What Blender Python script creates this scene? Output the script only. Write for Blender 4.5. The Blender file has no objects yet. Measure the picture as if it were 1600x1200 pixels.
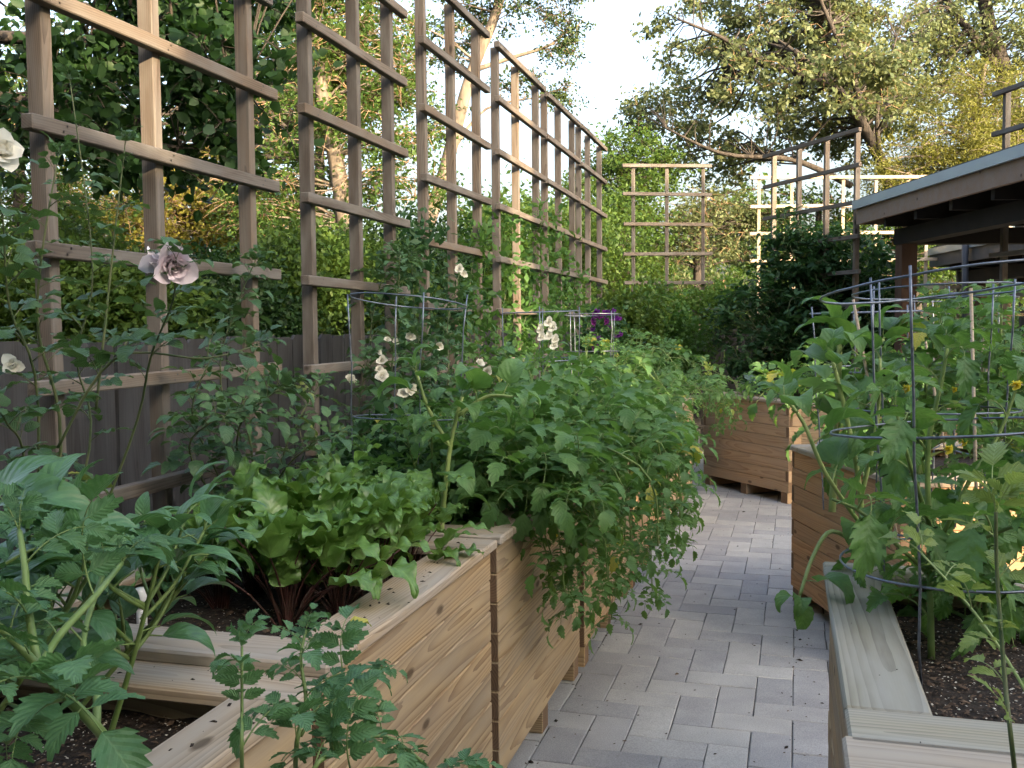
import bpy, bmesh, math, random
import numpy as np
from mathutils import Vector, Matrix, Quaternion
random.seed(7); rng = np.random.default_rng(7)
S = bpy.context.scene
COL = S.collection
# ------------------------------------------------------------------ camera
YAW, PITCH, ROLL, EYE = math.radians(15.8), math.radians(3.4), math.radians(.5), 1.5
Fw = np.array([-math.sin(YAW)*math.cos(PITCH), math.cos(YAW)*math.cos(PITCH), -math.sin(PITCH)])
R0 = np.array([math.cos(YAW), math.sin(YAW), 0.]); U0 = np.cross(R0, Fw)
Rt = R0*math.cos(ROLL)-U0*math.sin(ROLL); Up = np.cross(Rt, Fw)
cd = bpy.data.cameras.new('camera'); cam = bpy.data.objects.new('camera', cd); COL.objects.link(cam)
cd.sensor_width = 36; cd.lens = 36*1520/1600; cd.clip_start = .03; cd.clip_end = 600
m = Matrix.Identity(4)
for i in range(3):
    m[i][0] = Rt[i]; m[i][1] = Up[i]; m[i][2] = -Fw[i]
m[2][3] = EYE
cam.matrix_world = m; S.camera = cam
# ------------------------------------------------------------------ world, sun, exposure
SUN_EL = math.radians(15); SDIR = np.array([.80, -.60]); SDIR /= np.linalg.norm(SDIR)
w = bpy.data.worlds.new('World'); S.world = w; w.use_nodes = True
nt = w.node_tree; bgn = nt.nodes['Background']; sky = nt.nodes.new('ShaderNodeTexSky')
sky.sky_type = 'NISHITA'; sky.sun_disc = False; sky.sun_elevation = SUN_EL
sky.sun_rotation = math.atan2(SDIR[0], SDIR[1]); sky.air_density = 1.0; sky.dust_density = 8.0; sky.ozone_density = 1.2
hs = nt.nodes.new('ShaderNodeHueSaturation'); hs.inputs['Saturation'].default_value = .84; nt.links.new(sky.outputs[0], hs.inputs['Color']); nt.links.new(hs.outputs[0], bgn.inputs[0]); bgn.inputs[1].default_value = .15
sl = bpy.data.lights.new('sun', 'SUN'); so = bpy.data.objects.new('sun', sl); COL.objects.link(so)
sl.energy = 2.6; sl.angle = math.radians(.5); sl.color = (1, .76, .47)
sv = Vector((SDIR[0]*math.cos(SUN_EL), SDIR[1]*math.cos(SUN_EL), math.sin(SUN_EL)))
so.rotation_euler = sv.to_track_quat('Z', 'Y').to_euler()
S.view_settings.view_transform = 'Standard'; S.view_settings.look = 'None'
S.view_settings.exposure = 2.66; S.view_settings.gamma = 1.0; S.view_settings.use_curve_mapping = False
S.render.engine = 'CYCLES'; cy = S.cycles
cy.max_bounces = 6; cy.diffuse_bounces = 3; cy.glossy_bounces = 2; cy.transmission_bounces = 4; cy.transparent_max_bounces = 4
cy.use_adaptive_sampling = True; cy.adaptive_threshold = .02; cy.use_denoising = True; cy.caustics_reflective = False

def A(px, py, D):
    """a point of the garden seen at px,py of the photograph, D metres ahead"""
    d = Fw+Rt*(px-800)/1520+Up*(600-py)/1520
    return np.array([0, 0, EYE])+d*D
def G(px, py, z):
    d = Fw+Rt*(px-800)/1520+Up*(600-py)/1520
    return np.array([0, 0, EYE])+d*((z-EYE)/d[2])
V = Vector
# ------------------------------------------------------------------ materials
def newmat(name):
    mt = bpy.data.materials.new(name); mt.use_nodes = True
    n = mt.node_tree; n.nodes.clear()
    return mt, n, n.nodes, n.links
def nd(ns, t, **k):
    x = ns.new(t)
    for a, b in k.items():
        if a.startswith('i_'): x.inputs[a[2:].replace('_', ' ')].default_value = b
        else: setattr(x, a, b)
    return x
def mixc(ns, lk, fac, a, b, bt='MIX'):
    x = ns.new('ShaderNodeMix'); x.data_type = 'RGBA'; x.blend_type = bt
    for inp, val in ((0, fac), (6, a), (7, b)):
        if hasattr(val, 'is_linked') or hasattr(val, 'links'): lk.new(val, x.inputs[inp])
        else: x.inputs[inp].default_value = val if inp == 0 else (*val, 1)
    return x.outputs[2]
def mth(ns, lk, op, a, b=None, c=None):
    x = ns.new('ShaderNodeMath'); x.operation = op
    for i, v in enumerate((a, b, c)):
        if v is None: continue
        if hasattr(v, 'links'): lk.new(v, x.inputs[i])
        else: x.inputs[i].default_value = v
    return x.outputs[0]
def ramp(ns, lk, fac, pts):
    x = ns.new('ShaderNodeValToRGB'); lk.new(fac, x.inputs[0]); e = x.color_ramp.elements
    while len(e) < len(pts): e.new(.5)
    for q, (p, c) in zip(e, pts): q.position = p; q.color = (*c, 1) if len(c) == 3 else c
    return x.outputs[0]
def wood(name, early, late, grey=(.3, .28, .26), weather=.25, knots=True, scale=1., rough=.75, greyscale=3., var=.16):
    mt, n, ns, lk = newmat(name)
    out = nd(ns, 'ShaderNodeOutputMaterial'); bs = nd(ns, 'ShaderNodeBsdfPrincipled', i_Roughness=rough)
    bs.inputs['Specular IOR Level'].default_value = .25
    lk.new(bs.outputs[0], out.inputs[0])
    tc = nd(ns, 'ShaderNodeTexCoord'); oi = nd(ns, 'ShaderNodeObjectInfo')
    off = nd(ns, 'ShaderNodeVectorMath', operation='SCALE'); off.inputs[0].default_value = (37., 0.13, .031); lk.new(oi.outputs['Random'], off.inputs['Scale'])
    add = nd(ns, 'ShaderNodeVectorMath', operation='ADD'); lk.new(tc.outputs['Object'], add.inputs[0]); lk.new(off.outputs[0], add.inputs[1])
    # slow wander of the pith along the board, gives the long arches of flat-sawn grain
    sx = nd(ns, 'ShaderNodeVectorMath', operation='MULTIPLY'); lk.new(add.outputs[0], sx.inputs[0]); sx.inputs[1].default_value = (.5, .9, .9)
    nz = nd(ns, 'ShaderNodeTexNoise', i_Scale=1.5, i_Detail=1.); lk.new(sx.outputs[0], nz.inputs[0])
    k1 = nd(ns, 'ShaderNodeVectorMath', operation='SUBTRACT'); lk.new(nz.outputs['Color'], k1.inputs[0]); k1.inputs[1].default_value = (.5, .5, .5)
    k2 = nd(ns, 'ShaderNodeVectorMath', operation='MULTIPLY'); lk.new(k1.outputs[0], k2.inputs[0]); k2.inputs[1].default_value = (0, .13, .11)
    sep = nd(ns, 'ShaderNodeSeparateXYZ')
    ctr = nd(ns, 'ShaderNodeVectorMath', operation='ADD'); lk.new(tc.outputs['Object'], ctr.inputs[0]); lk.new(k2.outputs[0], ctr.inputs[1])
    lk.new(ctr.outputs[0], sep.inputs[0])
    yy = mth(ns, lk, 'ADD', sep.outputs[1], mth(ns, lk, 'MULTIPLY', mth(ns, lk, 'SUBTRACT', oi.outputs['Random'], .5), .09))
    zz = mth(ns, lk, 'ADD', sep.outputs[2], mth(ns, lk, 'ADD', mth(ns, lk, 'MULTIPLY', oi.outputs['Random'], .05), -.07))
    rr = mth(ns, lk, 'SQRT', mth(ns, lk, 'ADD', mth(ns, lk, 'MULTIPLY', yy, yy), mth(ns, lk, 'MULTIPLY', zz, zz)))
    wob = nd(ns, 'ShaderNodeTexNoise', i_Scale=1., i_Detail=3.); wv = nd(ns, 'ShaderNodeVectorMath', operation='MULTIPLY')
    lk.new(add.outputs[0], wv.inputs[0]); wv.inputs[1].default_value = (2.5, 26., 26.); lk.new(wv.outputs[0], wob.inputs[0])
    rr = mth(ns, lk, 'ADD', rr, mth(ns, lk, 'MULTIPLY', wob.outputs[0], .009))
    fr = mth(ns, lk, 'FRACT', mth(ns, lk, 'MULTIPLY', rr, 120.*scale))
    ring = mth(ns, lk, 'POWER', fr, 1.8)
    fine = nd(ns, 'ShaderNodeTexNoise', i_Scale=1., i_Detail=3.)
    fs = nd(ns, 'ShaderNodeVectorMath', operation='MULTIPLY'); lk.new(add.outputs[0], fs.inputs[0]); fs.inputs[1].default_value = (9., 330., 330.)
    lk.new(fs.outputs[0], fine.inputs[0])
    g = mth(ns, lk, 'ADD', mth(ns, lk, 'MULTIPLY', mth(ns, lk, 'MULTIPLY', ring, .95), mth(ns, lk, 'ADD', wob.outputs[0], .2)), mth(ns, lk, 'MULTIPLY', fine.outputs[0], .4))
    c = ramp(ns, lk, g, [(.15, early), (.95, late)])
    # per-board tone
    c = mixc(ns, lk, 1., c, ramp(ns, lk, oi.outputs['Random'], [(0, (1-var,)*3), (.5, (1, 1, 1)), (1, (1+var*.6, 1+var*.25, 1-var*.2))]), 'MULTIPLY')
    wn = nd(ns, 'ShaderNodeTexNoise', i_Scale=greyscale, i_Detail=4.)
    ws = nd(ns, 'ShaderNodeVectorMath', operation='MULTIPLY'); lk.new(add.outputs[0], ws.inputs[0]); ws.inputs[1].default_value = (1., 5., 5.); lk.new(ws.outputs[0], wn.inputs[0])
    wf = ramp(ns, lk, wn.outputs[0], [(.35, (0, 0, 0)), (.7, (1, 1, 1))])
    c = mixc(ns, lk, mth(ns, lk, 'MULTIPLY', wf, weather), c, grey)
    if knots:
        vo = nd(ns, 'ShaderNodeTexVoronoi', i_Scale=1., feature='F1'); kv = nd(ns, 'ShaderNodeVectorMath', operation='MULTIPLY')
        lk.new(add.outputs[0], kv.inputs[0]); kv.inputs[1].default_value = (3.2, 7.5, 7.5); lk.new(kv.outputs[0], vo.inputs[0])
        kf = ramp(ns, lk, vo.outputs['Distance'], [(.06, (1, 1, 1)), (.11, (0, 0, 0))])
        c = mixc(ns, lk, mth(ns, lk, 'MULTIPLY', kf, .8), c, tuple(v*.3 for v in late))
    lk.new(c, bs.inputs['Base Color'])
    bp = nd(ns, 'ShaderNodeBump', i_Strength=.35, i_Distance=.002); lk.new(g, bp.inputs['Height']); lk.new(bp.outputs[0], bs.inputs['Normal'])
    return mt
def leafmat(name, c1, c2, trans=(.25, .5, .04), tf=.35, rough=.45, veins=True, rnd='obj', vein=(.2, .3, .1), spec=.35, yel=0., vs=.25):
    mt, n, ns, lk = newmat(name)
    out = nd(ns, 'ShaderNodeOutputMaterial'); bs = nd(ns, 'ShaderNodeBsdfPrincipled', i_Roughness=rough)
    bs.inputs['Specular IOR Level'].default_value = spec
    tr = nd(ns, 'ShaderNodeBsdfTranslucent'); mx = nd(ns, 'ShaderNodeMixShader'); mx.inputs[0].default_value = tf
    if rnd == 'obj':
        oi = nd(ns, 'ShaderNodeObjectInfo'); r = oi.outputs['Random']
    else:
        at = nd(ns, 'ShaderNodeAttribute', attribute_name='rnd'); r = at.outputs['Fac']
    c = mixc(ns, lk, r, c1, c2)
    if yel > 0:
        f = ramp(ns, lk, r, [(1-yel, (0, 0, 0)), (1-yel+.01, (1, 1, 1))])
        c = mixc(ns, lk, f, c, (.38, .36, .05))
    if veins:
        uv = nd(ns, 'ShaderNodeUVMap'); sp = nd(ns, 'ShaderNodeSeparateXYZ'); lk.new(uv.outputs[0], sp.inputs[0])
        au = mth(ns, lk, 'ABSOLUTE', mth(ns, lk, 'SUBTRACT', sp.outputs[0], .5))
        mid = mth(ns, lk, 'LESS_THAN', au, .022)
        sw = mth(ns, lk, 'FRACT', mth(ns, lk, 'SUBTRACT', mth(ns, lk, 'MULTIPLY', sp.outputs[1], 7.), mth(ns, lk, 'MULTIPLY', au, 4.2)))
        side = mth(ns, lk, 'LESS_THAN', mth(ns, lk, 'ABSOLUTE', mth(ns, lk, 'SUBTRACT', sw, .5)), .07)
        c = mixc(ns, lk, mth(ns, lk, 'MULTIPLY', mth(ns, lk, 'MAXIMUM', mid, mth(ns, lk, 'MULTIPLY', side, .5)), vs*2), c, vein)
        tcn = nd(ns, 'ShaderNodeTexNoise', i_Scale=60., i_Detail=3.); tc = nd(ns, 'ShaderNodeTexCoord'); lk.new(tc.outputs['Object'], tcn.inputs[0])
        hgt = mth(ns, lk, 'ADD', mth(ns, lk, 'MULTIPLY', mth(ns, lk, 'ABSOLUTE', mth(ns, lk, 'SUBTRACT', sw, .5)), 1.), mth(ns, lk, 'MULTIPLY', tcn.outputs[0], 1.2))
        bp = nd(ns, 'ShaderNodeBump', i_Strength=.5, i_Distance=.003); lk.new(hgt, bp.inputs['Height']); lk.new(bp.outputs[0], bs.inputs['Normal'])
        c = mixc(ns, lk, .35, c, ramp(ns, lk, tcn.outputs[0], [(.3, (.35, .35, .35)), (.7, (1.0, 1.0, .9))]), 'MULTIPLY')
        lk.new(bp.outputs[0], tr.inputs['Normal'])
    lk.new(c, bs.inputs['Base Color'])
    lk.new(mixc(ns, lk, .5, c, trans), tr.inputs[0])
    lk.new(bs.outputs[0], mx.inputs[1]); lk.new(tr.outputs[0], mx.inputs[2]); lk.new(mx.outputs[0], out.inputs[0])
    return mt
def plain(name, c1, c2=None, scale=20., rough=.7, bump=.3, dist=.004, metal=0., spec=.4, stretch=None, island=0.):
    mt, n, ns, lk = newmat(name)
    out = nd(ns, 'ShaderNodeOutputMaterial'); bs = nd(ns, 'ShaderNodeBsdfPrincipled', i_Roughness=rough, i_Metallic=metal)
    bs.inputs['Specular IOR Level'].default_value = spec; lk.new(bs.outputs[0], out.inputs[0])
    tc = nd(ns, 'ShaderNodeTexCoord'); nz = nd(ns, 'ShaderNodeTexNoise', i_Scale=scale, i_Detail=6.)
    if stretch:
        mu = nd(ns, 'ShaderNodeVectorMath', operation='MULTIPLY'); lk.new(tc.outputs['Object'], mu.inputs[0]); mu.inputs[1].default_value = stretch; lk.new(mu.outputs[0], nz.inputs[0])
    else: lk.new(tc.outputs['Object'], nz.inputs[0])
    c = ramp(ns, lk, nz.outputs[0], [(.3, c1), (.7, c2 or c1)])
    lk.new(c, bs.inputs['Base Color'])
    bp = nd(ns, 'ShaderNodeBump', i_Strength=bump, i_Distance=dist); lk.new(nz.outputs[0], bp.inputs['Height']); lk.new(bp.outputs[0], bs.inputs['Normal'])
    return mt
M = {}
M['bed'] = wood('bed_wood', (.45, .34, .20), (.205, .13, .068), (.29, .25, .20), .5)
M['bed_orange'] = wood('bed_wood_warm', (.50, .315, .165), (.30, .165, .08), (.36, .27, .19), .4)
M['bed_red'] = wood('bed_wood_brown', (.43, .315, .20), (.27, .175, .105), (.32, .265, .21), .45)
M['cap'] = wood('cap_wood', (.42, .34, .245), (.22, .165, .11), (.37, .345, .31), .75)
M['cap_grey'] = wood('grey_cap_wood', (.33, .315, .25), (.17, .155, .115), (.33, .325, .295), .7, scale=.7)
M['endg'] = wood('end_grain', (.20, .13, .08), (.10, .065, .04), (.16, .12, .09), .3, knots=False)
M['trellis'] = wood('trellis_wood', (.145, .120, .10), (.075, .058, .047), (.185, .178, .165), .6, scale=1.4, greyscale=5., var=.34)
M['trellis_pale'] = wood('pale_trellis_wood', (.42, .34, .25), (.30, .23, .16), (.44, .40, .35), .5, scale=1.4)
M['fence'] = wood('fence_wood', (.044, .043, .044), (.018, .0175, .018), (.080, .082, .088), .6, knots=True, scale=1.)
M['post'] = wood('post_wood', (.13, .075, .05), (.07, .04, .027), (.14, .09, .07), .3)
M['metal'] = plain('galvanised_wire', (.10, .12, .16), (.20, .23, .28), 60., .38, .1, .001, .7)
M['soil'] = plain('soil', (.012, .009, .007), (.045, .032, .024), 60., .95, 1., .02)
M['mulch'] = plain('mulch', (.035, .022, .015), (.16, .11, .075), 30., .9, .5)
M['perl'] = plain('perlite', (.4, .38, .33), (.6, .57, .5), 30., .9, .5)
M['ground'] = plain('ground_earth', (.02, .03, .012), (.06, .055, .03), 3., .95, 1., .03)
M['sand'] = plain('joint_sand', (.07, .07, .07), (.12, .118, .115), 90., .95, 1.)
M['bark'] = plain('bark', (.022, .018, .015), (.070, .058, .048), 14., .95, 1., .03, stretch=(1, 1, .25))
M['bark_pale'] = plain('pale_bark', (.09, .072, .056), (.22, .18, .14), 14., .95, 1., .02, stretch=(1, 1, .25))
M['twig'] = plain('dead_twigs', (.25, .15, .08), (.4, .27, .16), 14., .95, .3)
M['stem'] = plain('green_stem', (.10, .17, .04), (.17, .25, .08), 30., .5, .3)
M['stem_pale'] = plain('pale_stem', (.17, .25, .07), (.26, .33, .12), 30., .5, .3)
M['cane'] = plain('rose_cane', (.05, .09, .03), (.11, .12, .05), 30., .6, .3)
M['beetstem'] = plain('beet_stem', (.030, .018, .012), (.075, .022, .022), 30., .45, .3)
M['pvc'] = plain('white_pvc', (.62, .64, .66), (.72, .73, .74), 10., .35, .05)
M['ink'] = plain('black_print', (.02, .02, .02), None, 10., .6, .05)
M['roofm'] = plain('roof_flashing', (.24, .28, .32), (.30, .35, .39), 3., .4, .1, metal=.3)
M['roofd'] = plain('roof_dark', (.03, .035, .045), (.05, .055, .07), 8., .6, .3)
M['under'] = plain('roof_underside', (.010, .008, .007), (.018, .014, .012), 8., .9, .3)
M['fascia'] = wood('fascia_wood', (.26, .18, .13), (.17, .11, .08), (.24, .2, .18), .5)
M['blocker_wall'] = plain('sun_blocker_wall', (.35, .3, .25), (.42, .37, .3), 6., .9, .3)
M['pink'] = leafmat('pink_petal', (.86, .74, .79), (.90, .83, .87), (.9, .75, .8), .2, .5, veins=False, spec=.2)
M['white'] = leafmat('white_petal', (.74, .72, .62), (.84, .83, .76), (.9, .85, .7), .3, .5, veins=False, spec=.2)
M['purple'] = leafmat('purple_petal', (.09, .02, .22), (.22, .03, .20), (.5, .1, .7), .3, .5, veins=False, spec=.2)
M['yellow'] = leafmat('yellow_petal', (.75, .6, .05), (.8, .7, .1), (.9, .8, .1), .4, .5, veins=False)
M['tom'] = leafmat('tomato_leaf', (.066, .158, .054), (.125, .250, .075), (.26, .50, .05), .36, .48, vein=(.12, .22, .09), yel=.025)
M['tom_near'] = leafmat('near_tomato_leaf', (.066, .165, .070), (.115, .245, .100), (.22, .42, .05), .28, .5, vein=(.15, .27, .12))
M['tom_pale'] = leafmat('pale_seedling_leaf', (.16, .26, .07), (.26, .36, .10), (.45, .55, .08), .4, .45, vein=(.3, .4, .15))
M['pep'] = leafmat('pepper_leaf', (.060, .160, .072), (.100, .230, .098), (.22, .42, .05), .25, .36, vein=(.14, .27, .13), spec=.5)
M['beet'] = leafmat('beet_leaf', (.080, .185, .045), (.145, .285, .068), (.36, .55, .05), .3, .32, vein=(.22, .36, .10), spec=.55)
M['rose'] = leafmat('rose_leaf', (.040, .100, .042), (.080, .175, .065), (.22, .35, .05), .25, .42, vein=(.09, .16, .07), yel=.01)
M['kale'] = leafmat('kale_leaf', (.07, .13, .12), (.12, .19, .17), (.2, .3, .15), .15, .5, vein=(.2, .28, .24))
def tl(name, a, b, t, tf=.35, **k): M[name] = leafmat(name, a, b, t, tf, .55, veins=False, rnd='att', spec=.25, **k)
tl('fol_dark', (.009, .028, .010), (.024, .058, .016), (.08, .20, .02), .25)
tl('fol_mid', (.024, .062, .014), (.078, .135, .026), (.28, .38, .04))
tl('fol_oak', (.055, .085, .038), (.150, .172, .080), (.42, .46, .14))
tl('fol_olive', (.11, .115, .02), (.20, .18, .035), (.55, .5, .06))
tl('fol_feather', (.085, .10, .022), (.17, .17, .04), (.5, .5, .07))
tl('fol_cedar', (.020, .050, .020), (.065, .090, .028), (.15, .25, .04), .2)
tl('fol_vine', (.030, .085, .022), (.075, .160, .035), (.22, .42, .04))
tl('fol_shrub', (.016, .050, .022), (.040, .095, .036), (.12, .28, .04), .25)
tl('fol_tom', (.060, .145, .050), (.115, .235, .068), (.22, .42, .05), .3)
tl('fol_lime', (.07, .15, .03), (.14, .24, .045), (.35, .5, .05))
# paver material: each paver its own tone, mottled
def pavermat():
    mt, n, ns, lk = newmat('paver_concrete')
    out = nd(ns, 'ShaderNodeOutputMaterial'); bs = nd(ns, 'ShaderNodeBsdfPrincipled', i_Roughness=.85); lk.new(bs.outputs[0], out.inputs[0])
    bs.inputs['Specular IOR Level'].default_value = .3
    oi = nd(ns, 'ShaderNodeObjectInfo'); tc = nd(ns, 'ShaderNodeTexCoord')
    off = nd(ns, 'ShaderNodeVectorMath', operation='SCALE'); off.inputs[0].default_value = (31., 17., 5.); lk.new(oi.outputs['Random'], off.inputs['Scale'])
    ad = nd(ns, 'ShaderNodeVectorMath', operation='ADD'); lk.new(tc.outputs['Object'], ad.inputs[0]); lk.new(off.outputs[0], ad.inputs[1])
    base = ramp(ns, lk, oi.outputs['Random'], [(0, (.325, .333, .355)), (.25, (.36, .367, .385)), (.5, (.39, .395, .41)), (.75, (.425, .43, .435)), (1, (.465, .467, .465))])
    n1 = nd(ns, 'ShaderNodeTexNoise', i_Scale=7., i_Detail=4.); lk.new(ad.outputs[0], n1.inputs[0])
    n2 = nd(ns, 'ShaderNodeTexNoise', i_Scale=220., i_Detail=3.); lk.new(ad.outputs[0], n2.inputs[0])
    c = mixc(ns, lk, 1., base, ramp(ns, lk, n1.outputs[0], [(.3, (.88, .88, .89)), (.7, (1.08, 1.08, 1.07))]), 'MULTIPLY')
    c = mixc(ns, lk, .7, c, ramp(ns, lk, n2.outputs[0], [(.35, (.72, .72, .72)), (.65, (1.15, 1.15, 1.15))]), 'MULTIPLY')
    geo = nd(ns, 'ShaderNodeNewGeometry'); n3 = nd(ns, 'ShaderNodeTexNoise', i_Scale=1.1, i_Detail=5.); lk.new(geo.outputs['Position'], n3.inputs[0])
    c = mixc(ns, lk, .8, c, ramp(ns, lk, n3.outputs[0], [(.32, (.82, .81, .80)), (.62, (1.06, 1.06, 1.06))]), 'MULTIPLY')
    lk.new(c, bs.inputs['Base Color'])
    bp = nd(ns, 'ShaderNodeBump', i_Strength=.5, i_Distance=.0015); lk.new(n2.outputs[0], bp.inputs['Height']); lk.new(bp.outputs[0], bs.inputs['Normal'])
    return mt
M['paver'] = pavermat()

# ------------------------------------------------------------------ object helpers
def tag(o, label=None, cat=None, group=None, kind=None):
    if label: o['label'] = label
    if cat: o['category'] = cat
    if group: o['group'] = group
    if kind: o['kind'] = kind
    return o
def empty(name, loc, label, cat, group=None):
    o = bpy.data.objects.new(name, None); COL.objects.link(o); o.location = V(loc); o.empty_display_size = .1
    return tag(o, label, cat, group)
def link(name, me, parent=None, loc=(0, 0, 0), rot=None, scale=None):
    o = bpy.data.objects.new(name, me); COL.objects.link(o)
    if parent is not None: o.parent = parent
    o.location = loc
    if rot is not None:
        o.rotation_mode = 'QUATERNION'; o.rotation_quaternion = rot
    if scale is not None: o.scale = scale
    return o
def mesh_np(name, verts, faces, mats, matidx=None, uvs=None, rnd=None, smooth=False):
    """verts (N,3); faces: (M,k) array or list"""
    me = bpy.data.meshes.new(name)
    verts = np.asarray(verts, dtype=np.float32)
    if isinstance(faces, np.ndarray):
        M_, k = faces.shape
        me.vertices.add(len(verts)); me.vertices.foreach_set('co', verts.ravel())
        me.loops.add(M_*k); me.loops.foreach_set('vertex_index', faces.astype(np.int32).ravel())
        me.polygons.add(M_); me.polygons.foreach_set('loop_start', np.arange(0, M_*k, k, dtype=np.int32))
        me.update(calc_edges=True)
    else:
        me.from_pydata([tuple(v) for v in verts], [], faces)
    for mt in (mats if isinstance(mats, (list, tuple)) else [mats]): me.materials.append(mt)
    if matidx is not None: me.polygons.foreach_set('material_index', np.asarray(matidx, dtype=np.int32))
    if uvs is not None:
        ul = me.uv_layers.new(name='UVMap'); li = np.empty(len(me.loops), dtype=np.int32); me.loops.foreach_get('vertex_index', li)
        ul.data.foreach_set('uv', np.asarray(uvs, dtype=np.float32)[li].ravel())
    if rnd is not None:
        at = me.attributes.new('rnd', 'FLOAT', 'FACE'); at.data.foreach_set('value', np.asarray(rnd, dtype=np.float32))
    if smooth: me.polygons.foreach_set('use_smooth', np.ones(len(me.polygons), dtype=bool))
    return me
def quat_from(xd, zd):
    x = V(xd).normalized(); z = V(zd); z = (z-x*z.dot(x)).normalized(); y = z.cross(x)
    return Matrix((x, y, z)).transposed().to_quaternion()
_bx = {}
def boxmesh(L, W, T, mt, bev=.003, key=None):
    k = (round(L, 4), round(W, 4), round(T, 4), mt.name if not isinstance(mt, list) else tuple(x.name for x in mt), bev)
    if k in _bx: return _bx[k]
    bm = bmesh.new(); bmesh.ops.create_cube(bm, size=1.)
    for v in bm.verts: v.co = (v.co.x*L, v.co.y*W, v.co.z*T)
    if bev > 0: bmesh.ops.bevel(bm, geom=list(bm.edges), offset=bev, segments=1, affect='EDGES')
    me = bpy.data.meshes.new('board'); 
    mts = mt if isinstance(mt, list) else [mt]
    if len(mts) > 1:
        bm.normal_update()
        for f in bm.faces:
            if abs(f.normal.x) > .95: f.material_index = 1
    bm.to_mesh(me); bm.free()
    for x in mts: me.materials.append(x)
    _bx[k] = me
    return me
def board(name, p0, p1, W, T, mt, parent, zdir=(0, 0, 1), bev=.003, base=None):
    """board from p0 to p1 (world), W across, T along zdir; child of parent"""
    p0 = V(p0); p1 = V(p1); d = p1-p0; b = parent.location if parent is not None else V((0, 0, 0))
    q = quat_from(d, zdir)
    return link(name, boxmesh(d.length, W, T, mt, bev), parent, (p0+p1)/2-b, q)
def tube_geo(pts, r, n=6, caps=True):
    pts = [V(p) for p in pts]; N = len(pts)
    rs = r if hasattr(r, '__len__') else [r]*N
    vs, fs = [], []
    prev = None
    for i, p in enumerate(pts):
        t = (pts[min(i+1, N-1)]-pts[max(i-1, 0)]).normalized()
        if prev is None: a = t.orthogonal().normalized()
        else:
            a = prev-t*prev.dot(t)
            a = a.normalized() if a.length > 1e-6 else t.orthogonal().normalized()
        prev = a; b = t.cross(a)
        for k in range(n):
            th = 2*math.pi*k/n; vs.append(p+(a*math.cos(th)+b*math.sin(th))*rs[i])
    for i in range(N-1):
        for k in range(n):
            k2 = (k+1) % n; fs.append((i*n+k, i*n+k2, (i+1)*n+k2, (i+1)*n+k))
    if caps: fs.append(tuple(range(n-1, -1, -1))); fs.append(tuple((N-1)*n+k for k in range(n)))
    return vs, fs
class MB:
    def __init__(s): s.v = []; s.f = []; s.m = []
    def add(s, vs, fs, mi=0):
        o = len(s.v); s.v += [tuple(v) for v in vs]; s.f += [tuple(i+o for i in f) for f in fs]; s.m += [mi]*len(fs); return s
    def tube(s, pts, r, n=6, mi=0, caps=True): return s.add(*tube_geo(pts, r, n, caps), mi)
    def obj(s, name, mats, parent=None, smooth=True):
        b = parent.location if parent is not None else V((0, 0, 0))
        vs = np.array(s.v, dtype=np.float32)-np.array(b, dtype=np.float32)
        me = mesh_np(name, vs, s.f, mats, s.m)
        if smooth: me.polygons.foreach_set('use_smooth', np.ones(len(me.polygons), dtype=bool))
        return link(name, me, parent)
def spline(P, n=6):
    """Catmull-Rom through P"""
    P = [V(p) for p in P]; out = []
    for i in range(len(P)-1):
        p0 = P[max(i-1, 0)]; p1 = P[i]; p2 = P[i+1]; p3 = P[min(i+2, len(P)-1)]
        for k in range(n):
            t = k/n
            out.append(.5*((2*p1)+(p2-p0)*t+(2*p0-5*p1+4*p2-p3)*t*t+(3*p1-p0-3*p2+p3)*t**3))
    out.append(P[-1]); return out

# ================================================================== SETTING
g = mesh_np('ground', [(-150, -150, -.06), (150, -150, -.06), (150, 150, -.06), (-150, 150, -.06)], np.array([[0, 1, 2, 3]]), M['ground'])
tag(link('ground', g), kind='structure')
# paving: a bed of joint sand with herringbone pavers on it
pv = boxmesh(5.6, 14.6, .05, M['sand'], 0)
pav = link('paving', pv, None, (1.1, 6.2, -.0335)); tag(pav, kind='structure')
U_ = .1455
pm = [boxmesh(2*U_-.0035, U_-.0035, .05, M['paver'], .003) for _ in (0,)][0]
# a few mesh variants, so edges are not all alike
pvars = []
for k in range(6):
    me = pm.copy()
    for v in me.vertices: v.co.x += random.uniform(-.0012, .0012); v.co.y += random.uniform(-.0012, .0012)
    pvars.append(me)
cells = []
X0, Y0 = -1.9, -.9
for i in range(0, 38):
    for j in range(0, 98):
        c = (i-j) % 4
        if c == 0: cells.append((X0+(i+1)*U_, Y0+(j+.5)*U_, 0))
        elif c == 3: cells.append((X0+(i+.5)*U_, Y0+(j+1)*U_, 1))
pth = math.radians(-.6)
seen, rest = [], []
for (x, y, r) in cells:
    if x > 3.5 or y > 13.2: continue
    X = x*math.cos(pth)-y*math.sin(pth); Y = x*math.sin(pth)+y*math.cos(pth)
    inpath = (-.93 < X < .30 and 2.3 < Y < 9.4)
    (seen if inpath else rest).append((X, Y, r))
seen.sort(key=lambda q: q[1])
rest += seen[298:]; seen = seen[:298]
for k, (X, Y, r) in enumerate(seen):
    o = link('paver', pvars[k % 6], pav, (X-1.1, Y-6.2, .0335-.025+random.uniform(-.0015, .0012)))
    o.rotation_euler = (random.gauss(0, .004), random.gauss(0, .004), pth+(math.pi/2 if r else 0)+random.gauss(0, .004)+(math.pi if random.random() < .5 else 0))
mb = MB()
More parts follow.
